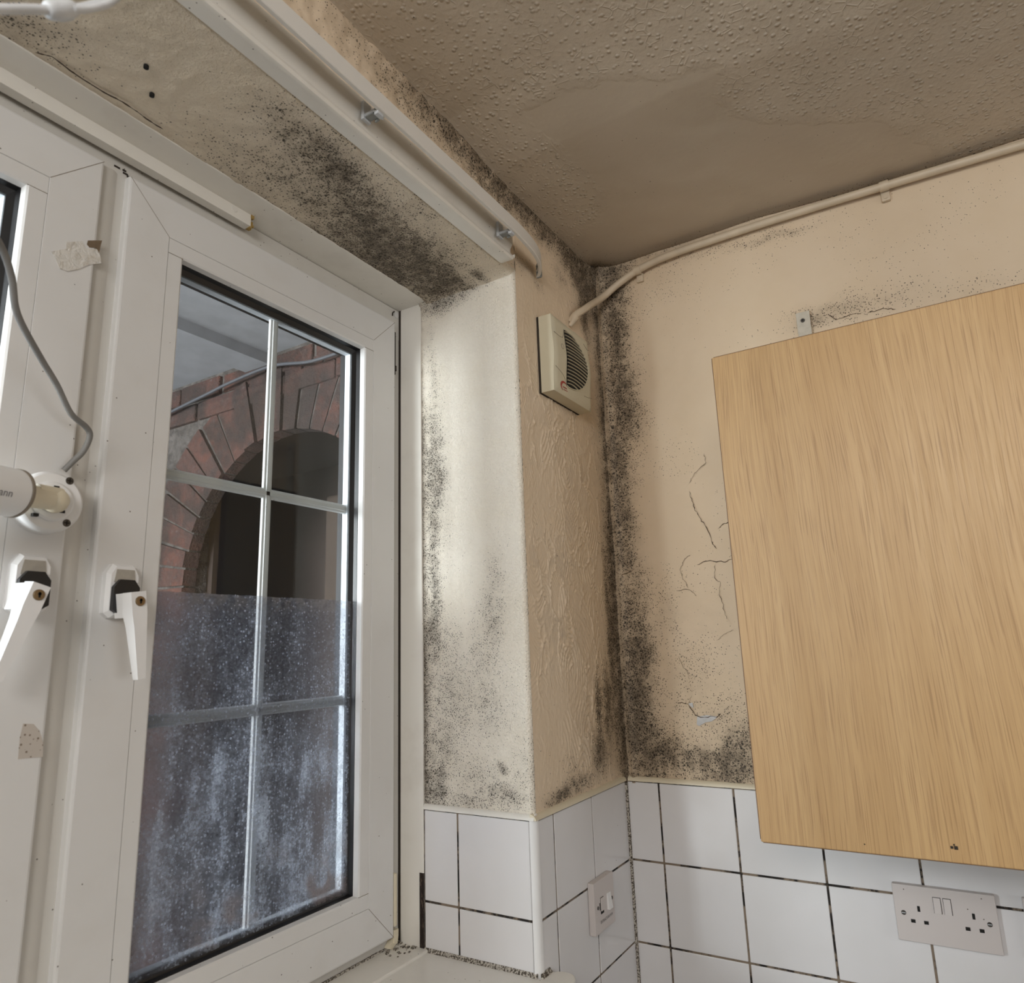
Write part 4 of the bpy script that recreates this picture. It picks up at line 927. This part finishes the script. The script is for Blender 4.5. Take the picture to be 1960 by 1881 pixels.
for k in range(N2 + 1):
    a = math.radians(40 + 200 * k / N2); w = 0.0046 * math.sin(math.pi * (k + 0.6) / (N2 + 1.2)) + 0.0003
    for rr_ in (0.0105 - w / 2, 0.0105 + w / 2): x = cx_ + rr_ * 1.3 * math.cos(a); z = cz_ + rr_ * 0.95 * math.sin(a); vs.append((x, fy(z, x) - 0.0006, z))
m.add(vs, [(2 * k, 2 * k + 1, 2 * k + 3, 2 * k + 2) for k in range(N2)])
for (a, b, c_, d_) in ((-0.006, 0.0105, -0.002, 0.0004), (-0.004, 0.013, -0.0065, -0.0052)): 
    m.add([(cx_ + x, fy(cz_, 0) - 0.0006, cz_ + z) for x, z in ((a, c_), (b, c_), (b, d_), (a, d_))], [(0, 1, 2, 3)])
m.build('red_mark', M_['red'], root)

# ------------------------------------------------------------------ conduit pipe
root = empty('conduit_pipe', (-0.015, -0.5, 1.14), 'painted beige conduit running under the ceiling and bending into the pier', 'pipe')
m = MB(); pw = [(-0.1345, 0.004, 0.985), (-0.130, -0.008, 1.001), (-0.110, -0.022, 1.020), (-0.080, -0.026, 1.043), (-0.050, -0.028, 1.064), (-0.026, -0.038, 1.085), (-0.016, -0.066, 1.108), (-0.0135, -0.110, 1.1275), (-0.0130, -0.160, 1.1385), (-0.0130, -0.22, 1.1435), (-0.0130, -0.30, 1.1450), (-0.0130, -0.38, 1.1455), (-0.0130, -0.46, 1.1450), (-0.0130, -0.55, 1.1435), (-0.0130, -0.64, 1.1410), (-0.0130, -0.75, 1.1380), (-0.0130, -0.86, 1.1345), (-0.0130, -1.0, 1.131), (-0.0130, -1.2, 1.130)] + [(-0.0130, -1.2 - 0.2 * k, 1.130) for k in range(1, 6)]
m.tube(pw, lambda q: 0.0083, 14); m.build('pipe', M_['pipe_paint'], root, True)
def clip(y, z, tail):
    m = MB(); n = 12; vs = []; fs = []
    for k in range(n + 1):
        a = -math.pi / 2 - 0.25 + (math.pi + 0.5) * k / n
        for w in (-0.008, 0.008):
            for rr_ in (0.0082, 0.0102): vs.append((-0.0130 - rr_ * math.cos(a), y + w, z + rr_ * math.sin(a)))
    for k in range(n):
        b = k * 4; fs += [(b + 1, b + 3, b + 7, b + 5), (b, b + 1, b + 5, b + 4), (b + 3, b + 2, b + 6, b + 7)]
    m.add(vs, fs); m.box(-0.0045, 0.004, y - 0.008, y + 0.008, z - 0.0105 - tail, z - 0.004, 0.002); m.cyl((-0.006, y, z - 0.013 - tail * 0.4), (-0.003, y, z - 0.013 - tail * 0.4), 0.0035, n=12)
    m.build('clip', M_['pipe_paint'], root, True)
m = MB(); m.tube([(-0.142, 0.002, 0.972), (-0.137, -0.004, 0.984), (-0.132, -0.006, 0.994)], lambda q: 0.004 + 0.006 * q, 10); m.build('filler_lump', M_['pipe_paint'], root, True)
clip(-0.636, 1.1411, 0.016); clip(-0.1195, 1.1300, 0.014)

# ------------------------------------------------------------------ wall cupboard
D = 0.32; cy0, cy1, cz0, cz1 = -0.3455, -1.30, -0.0105, 0.7465
root = empty('wall_cupboard', (0.0, (cy0 + cy1) / 2, cz0), 'oak laminate wall cupboard hung above the tiles', 'cupboard')
m = MB(); m.box(-D, -D + 0.018, cy1, cy0, cz0, cz1, 0.0022); d_ = m.build('door', M_['oak'], root, True)
m = MB(); m.box(-D + 0.0012, -D + 0.017, cy0 - 0.004, cy0 + 0.0008, cz0 + 0.004, cz1 - 0.001, 0.0004); m.box(-D + 0.0012, -D + 0.017, cy1, cy0 - 0.003, cz1 - 0.003, cz1 + 0.0007, 0.0004); m.box(-D + 0.0012, -D + 0.017, cy1, cy0 - 0.003, cz0 - 0.0007, cz0 + 0.003, 0.0004)
m.build('edge_strip', M_['oak_edge'], d_)
m = MB()
for u, v, s in ((1822, 1621, .0016), (1830, 1622, .0022), (1826, 1616, .001), (1655, 1615, .0008)):
    p = at(u, v, 0, -D); m = MB(); m.box(-D - 0.0004, -D + 0.001, p[1] - s, p[1] + s, p[2] - s, p[2] + s); m.build('chip_mark', M_['grime'], d_)
m = MB(); m.box(-D + 0.020, -0.001, cy1, cy0 - 0.003, cz0 + 0.003, cz0 + 0.019); m.box(-D + 0.020, -0.001, cy1, cy0 - 0.003, cz1 - 0.019, cz1 - 0.003); m.box(-D + 0.020, -0.001, cy0 - 0.019, cy0 - 0.003, cz0 + 0.003, cz1 - 0.003); m.box(-D + 0.020, -0.001, cy1, cy1 + 0.016, cz0 + 0.003, cz1 - 0.003); m.box(-0.012, -0.001, cy1, cy0 - 0.003, cz0 + 0.01, cz1 - 0.01)
m.build('carcass', M_['carcass'], root)
root = empty('hanging_strap', (0.0, -0.457, 0.74), 'cream steel strap screwed to the wall above the cupboard', 'bracket')
pa = at(1523, 600, 0, 0.0); pb = at(1549, 595, 0, 0.0)
m = MB(); m.box(-0.0030, 0.001, pb[1], pa[1], 0.7300, 0.929, 0.001); m.build('strap', M_['bracket'], root, True)
m = MB(); p = at(1537, 614, 0, 0.0); m.cyl((-0.0048, p[1], p[2]), (-0.0025, p[1], p[2]), 0.0042, n=16); s_ = m.build('screw', M_['steel'], root, True)
m = MB(); m.box(-0.0052, -0.0045, p[1] - 0.0026, p[1] + 0.0026, p[2] - 0.0005, p[2] + 0.0005); m.box(-0.0052, -0.0045, p[1] - 0.0005, p[1] + 0.0005, p[2] - 0.0026, p[2] + 0.0026); m.build('screw_slot', M_['dark'], s_)

# ------------------------------------------------------------------ text helper
def text_mesh(body, size):
    cu = bpy.data.curves.new('t', 'FONT'); cu.body = body; cu.size = size; cu.align_x = 'CENTER'; cu.align_y = 'CENTER'; cu.resolution_u = 3
    to = bpy.data.objects.new('t', cu); COL.objects.link(to); dg = bpy.context.evaluated_depsgraph_get(); me = bpy.data.meshes.new_from_object(to.evaluated_get(dg))
    vs = [tuple(v.co) for v in me.vertices]; fs = [tuple(p_.vertices) for p_ in me.polygons]; bpy.data.objects.remove(to); bpy.data.curves.remove(cu); bpy.data.meshes.remove(me)
    return vs, fs

# ------------------------------------------------------------------ double socket (on the right wall, faces -x)
sy0, sz0 = -0.4778, -0.1313; sd = -0.0125
root = empty('double_socket', (0.0, sy0 - 0.073, sz0 - 0.086), 'grey-white double power socket under the cupboard', 'power socket')
m = MB(); m.box(sd + 0.0, -0.0003, sy0 - 0.146, sy0, sz0 - 0.086, sz0, 0.0016); m.build('faceplate', M_['grey_face'], root, True)
U = lambda a, b: (sy0 - a, sz0 - b)     # a to the right, b down, metres
m = MB()
for ox in (0.0, 0.0715):
    for a, b, w, h in ((0.0360, 0.0345, 0.0040, 0.0085), (0.0255, 0.0540, 0.0066, 0.0052), (0.0445, 0.0540, 0.0066, 0.0052)):
        a += ox * 1.0 + (0.0055 if ox else 0)
        c_ = U(a, b); m = MB(); m.box(sd - 0.0003, sd + 0.002, c_[0] - w / 2, c_[0] + w / 2, c_[1] - h / 2, c_[1] + h / 2); m.build('pin_hole', M_['dark'], root)
for a in (0.0640, 0.0785):
    c_ = U(a, 0.0255); m = MB(); m.box(sd - 0.0003, sd + 0.001, c_[0] - 0.0058, c_[0] + 0.0058, c_[1] - 0.0122, c_[1] + 0.0122); fr_ = m.build('switch_gap', M_['dark'], root)
    m = MB(); vs = []
    for yy_, zz_, xx_ in ((-0.0050, -0.0114, sd - 0.0030), (0.0052, -0.0114, sd - 0.0030), (0.0052, 0.0114, sd - 0.0008), (-0.0050, 0.0114, sd - 0.0008)): vs.append((xx_, c_[0] + yy_, c_[1] + zz_))
    vs += [(sd, v[1], v[2]) for v in vs]; m.add(vs, [(0, 1, 2, 3), (0, 4, 5, 1), (1, 5, 6, 2), (2, 6, 7, 3), (3, 7, 4, 0)]); m.build('rocker_switch', M_['grey_face'], root)
for a in (0.0130, 0.1335):
    c_ = U(a, 0.0430); m = MB(); m.cyl((sd - 0.0008, c_[0], c_[1]), (sd + 0.001, c_[0], c_[1]), 0.0036, n=20); s_ = m.build('screw', M_['steel'], root, True)
    m = MB(); m.box(sd - 0.0011, sd - 0.0007, c_[0] - 0.003, c_[0] + 0.003, c_[1] - 0.0005, c_[1] + 0.0005); m.build('screw_slot', M_['spacer'], s_)
# sliver of another plate at the frame edge
pe = at(1956, 1722, 0, 0.0)
root = empty('wall_plate', (0.0, pe[1] - 0.043, pe[2] - 0.08), 'white switch plate cut off by the right edge of the photo', 'switch plate')
m = MB(); m.box(-0.010, -0.0003, pe[1] - 0.086, pe[1], pe[2] - 0.080, pe[2] + 0.006, 0.0016); m.build('faceplate', M_['grey_face'], root, True)
m = MB(); m.box(-0.0125, -0.009, pe[1] - 0.055, pe[1] - 0.035, pe[2] - 0.050, pe[2] - 0.026, 0.001); m.build('rocker_switch', M_['white_plastic'], root, True)

# ------------------------------------------------------------------ fan spur switch (on the pier, faces -y)
px0, pz0 = -0.2040, -0.1410; pd = -0.0130
root = empty('fused_switch', (px0 + 0.043, 0.0, pz0 - 0.086), 'white fused switch for the extractor fan on the pier tiles', 'switch')
m = MB(); m.box(px0, px0 + 0.086, pd, -0.0003, pz0 - 0.086, pz0, 0.0018); m.build('faceplate', M_['grey_face'], root, True)
V = lambda a, b: (px0 + a, pz0 - b)
m = MB(); c_ = V(0.060, 0.043); vs = []
for xx_, zz_, yy_ in ((-0.0075, 0.0135, pd - 0.0012), (0.0075, 0.0135, pd - 0.0012), (0.0075, -0.0135, pd - 0.0052), (-0.0075, -0.0135, pd - 0.0052)): vs.append((c_[0] + xx_, yy_, c_[1] + zz_))
vs += [(v[0], pd + 0.001, v[2]) for v in vs]; m.add(vs, [(0, 1, 2, 3), (0, 4, 5, 1), (1, 5, 6, 2), (2, 6, 7, 3), (3, 7, 4, 0)]); m.build('rocker_switch', M_['white_plastic'], root)
c_ = V(0.031, 0.043); m = MB(); m.box(c_[0] - 0.0065, c_[0] + 0.0065, pd - 0.0003, pd + 0.001, c_[1] - 0.0135, c_[1] + 0.0135); m.build('fuse_slot', M_['dark'], root)
m = MB(); m.box(c_[0] - 0.0058, c_[0] + 0.0050, pd - 0.0014, pd + 0.001, c_[1] - 0.0088, c_[1] + 0.0128, 0.0004); m.build('fuse_carrier', M_['grey_face'], root)
m = MB(); m.box(c_[0] - 0.0105, c_[0] - 0.0085, pd - 0.0006, pd + 0.001, c_[1] - 0.006, c_[1] + 0.006); m.build('indicator', M_['dark'], root)
for a in (0.0135, 0.0745):
    c_ = V(a, 0.043); m = MB(); m.cyl((c_[0], pd - 0.0008, c_[1]), (c_[0], pd + 0.001, c_[1]), 0.0032, n=16); m.build('screw', M_['steel'], root, True)
vs, fs = text_mesh('EXTRACTOR FAN', 0.0066); c_ = V(0.047, 0.0690)
m = MB(); m.add([(c_[0] + v[0], pd - 0.0003, c_[1] + v[1]) for v in vs], fs); m.build('lettering', M_['print'], root)

# ------------------------------------------------------------------ camera on the left casement
root = empty('security_camera', (-1.045, SY, 0.43), 'white tube camera screwed to the left window stile', 'camera')
dc = Vector((-1.0445, 0.0, 0.466))
m = MB(); m.cyl((dc.x, SY, dc.z), (dc.x, SY - 0.022, dc.z), 0.037, n=48, rings=[(0, 0.037), (0.70, 0.037), (0.9, 0.0358), (1.0, 0.033)]); m.cyl((dc.x, SY - 0.020, dc.z), (dc.x, SY - 0.0265, dc.z), 0.0, n=40, rings=[(0, 0.0245), (0.7, 0.0235), (1.0, 0.021)]); m.build('mount_disc', M_['white_plastic'], root, True)
for a, b in ((0.017, 0.028), (0.0185, -0.0235)):
    m = MB(); m.cyl((dc.x + a, SY - 0.0225, dc.z + b), (dc.x + a, SY - 0.018, dc.z + b), 0.0046, n=18); s_ = m.build('screw', M_['steel'], root, True)
    m = MB(); m.box(dc.x + a - 0.003, dc.x + a + 0.003, SY - 0.0229, SY - 0.0222, dc.z + b - 0.0006, dc.z + b + 0.0006); m.box(dc.x + a - 0.0006, dc.x + a + 0.0006, SY - 0.0229, SY - 0.0222, dc.z + b - 0.003, dc.z + b + 0.003); m.build('screw_cross', M_['dark'], s_)
m = MB()
for a, b in ((-0.026, 0.012), (0.001, 0.0165), (-0.018, -0.019), (0.010, -0.0115)):
    m = MB(); m.box(dc.x + a - 0.003, dc.x + a + 0.003, SY - 0.0275, SY - 0.022, dc.z + b - 0.0017, dc.z + b + 0.0017); m.build('slot', M_['dark'], root)
# knuckle and arm
kc = Vector((dc.x - 0.002, SY - 0.034, dc.z - 0.001))
bm = bmesh.new(); bmesh.ops.create_uvsphere(bm, u_segments=24, v_segments=16, radius=0.0145)
m = MB(); bm.verts.index_update(); m.add([tuple(v.co + kc) for v in bm.verts], [[v.index for v in f.verts] for f in bm.faces]); bm.free()
m.cyl((kc.x, SY - 0.022, kc.z), (kc.x, SY - 0.034, kc.z), 0.012, 0.0135, 24); m.build('knuckle', M_['cream'], root, True)
axd = Vector((-0.93, -0.36, -0.05)).normalized()
m = MB(); m.cyl(kc + axd * 0.010, kc + axd * 0.058, 0.0120, 0.0135, 28)
m.cyl(kc - axd * 0.008 + Vector((0, -0.004, 0.0085)), kc + axd * 0.03 + Vector((0, -0.004, 0.0085)), 0.0062, 0.0062, 16, rings=[(0, 0.003), (0.1, 0.0062), (1, 0.0062)]); m.build('arm', M_['cream'], root, True)
b0_ = kc + axd * 0.056; b1_ = kc + axd * 0.170; BR = 0.0265
m = MB(); m.cyl(b0_, b1_, BR, n=48, rings=[(0, BR - 0.003), (0.01, BR - 0.0012), (0.03, BR), (0.97, BR), (1.0, BR - 0.002)]); m.build('body', M_['white_plastic'], root, True)
m = MB(); m.cyl(b0_ - axd * 0.0012, b0_ + axd * 0.002, BR + 0.0006, n=48); m.build('seal_ring', M_['line'], root, True)
vs, fs = text_mesh('ann', 0.0115)
tow = (Vector(CAM) - b0_); tow = (tow - axd * tow.dot(axd)).normalized(); upv = axd.cross(tow).normalized()
if upv.z < 0: upv = -upv
m = MB(); tc = b0_ + axd * 0.034; out = []
for v in vs:
    an = (v[1] - 0.001) / BR; out.append(tuple(tc - axd * v[0] + (tow * math.cos(an) + upv * math.sin(an)) * (BR + 0.0003)))
m.add(out, fs); m.build('lettering', M_['grey_print'], root)
m = MB(); pts = [at(-60, 380, 1, 0.10), at(0, 468, 1, 0.13), at(22, 530, 1, 0.15), at(33, 600, 1, 0.17), at(75, 680, 1, 0.20), at(108, 735, 1, 0.22), at(135, 790, 1, 0.235), at(163, 815, 1, 0.245), at(172, 833, 1, 0.25), at(160, 862, 1, 0.256), at(140, 882, 1, 0.262), at(122, 900, 1, 0.268)]
pts = [pts[0] + np.array([-0.22, -0.05, 0.22]), pts[0] + np.array([-0.10, -0.02, 0.10])] + pts; m.tube([tuple(p_) for p_ in pts], 0.0036, 10)
tag(m.build('camera_cable', M_['grey_cable'], None, True), 'grey cable drooping down to the tube camera', 'cable')

# ------------------------------------------------------------------ tape scraps on the left stile
def patch(name, px, mat, off, label, parent=None):
    P = [at(u, v, 1, SY) for u, v in px]; m = MB(); m.add([(p_[0], SY - off, p_[2]) for p_ in P] + [(p_[0], SY + 0.0002, p_[2]) for p_ in P], [tuple(range(len(P)))] + [(i, (i + 1) % len(P), len(P) + (i + 1) % len(P), len(P) + i) for i in range(len(P))])
    o = m.build(name, mat, parent)
    if label and not parent: tag(o, label, 'tape')
    return o
root = empty('tape_scrap', (-1.03, SY - 0.001, 0.78), 'torn crinkled clear tape stuck high on the left window stile', 'tape')
patch('clear_tape', [(98, 481), (122, 476), (160, 473), (164, 480), (170, 506), (150, 515), (128, 519), (114, 514), (104, 492)], M_['tape'], 0.0012, None, root)
patch('paper_strip', [(126, 463), (157, 461), (164, 475), (188, 477), (194, 503), (168, 507), (158, 478), (127, 475)], M_['tape'], 0.0006, None, root)
patch('brown_tape', [(168, 460), (195, 460), (192, 470), (189, 484), (184, 474), (171, 473), (166, 467)], M_['tape_brown'], 0.0009, None, root)
patch('glue_patch', [(44, 1384), (64, 1385), (75, 1398), (82, 1420), (82, 1448), (34, 1452), (38, 1410)], M_['glue'], 0.0005, 'speckled square glue mark low on the left window stile')

# ------------------------------------------------------------------ white cable across the top left corner
m = MB(); py = -0.2
A_ = [at(u, v, 1, py) for u, v in ((-400, 80), (-200, 28), (-60, 18), (0, 17), (60, 17), (100, 19), (145, 16), (180, 9), (215, -4), (260, -32), (330, -90), (420, -190))]
m.tube([tuple(p_) for p_ in A_], 0.0030, 10)
B_ = [at(u, v, 1, py - 0.004) for u, v in ((140, 17), (165, 17), (190, 12), (212, 4), (240, -18), (300, -60), (400, -160))]
m.tube([tuple(p_) for p_ in B_], 0.0024, 10)
root = empty('white_cable', tuple(at(60, 17, 1, py)), 'white cable crossing the top left corner close to the lens', 'cable')
m.build('cable', M_['white_cable'], root, True)
m = MB(); S_ = [at(u, v, 1, py) for u, v in ((88, 18), (96, 18.5), (115, 19), (132, 17), (144, 16))]
m.tube([tuple(p_) for p_ in S_], lambda q: 0.0032 + 0.0032 * math.sin(math.pi * q) ** 0.6, 14); m.build('sleeve', M_['white_cable'], root, True)

# ------------------------------------------------------------------ lift the whole place so that the floor is z = 0
for o in list(scn.objects):
    if o.parent is None: o.location.z += Z0
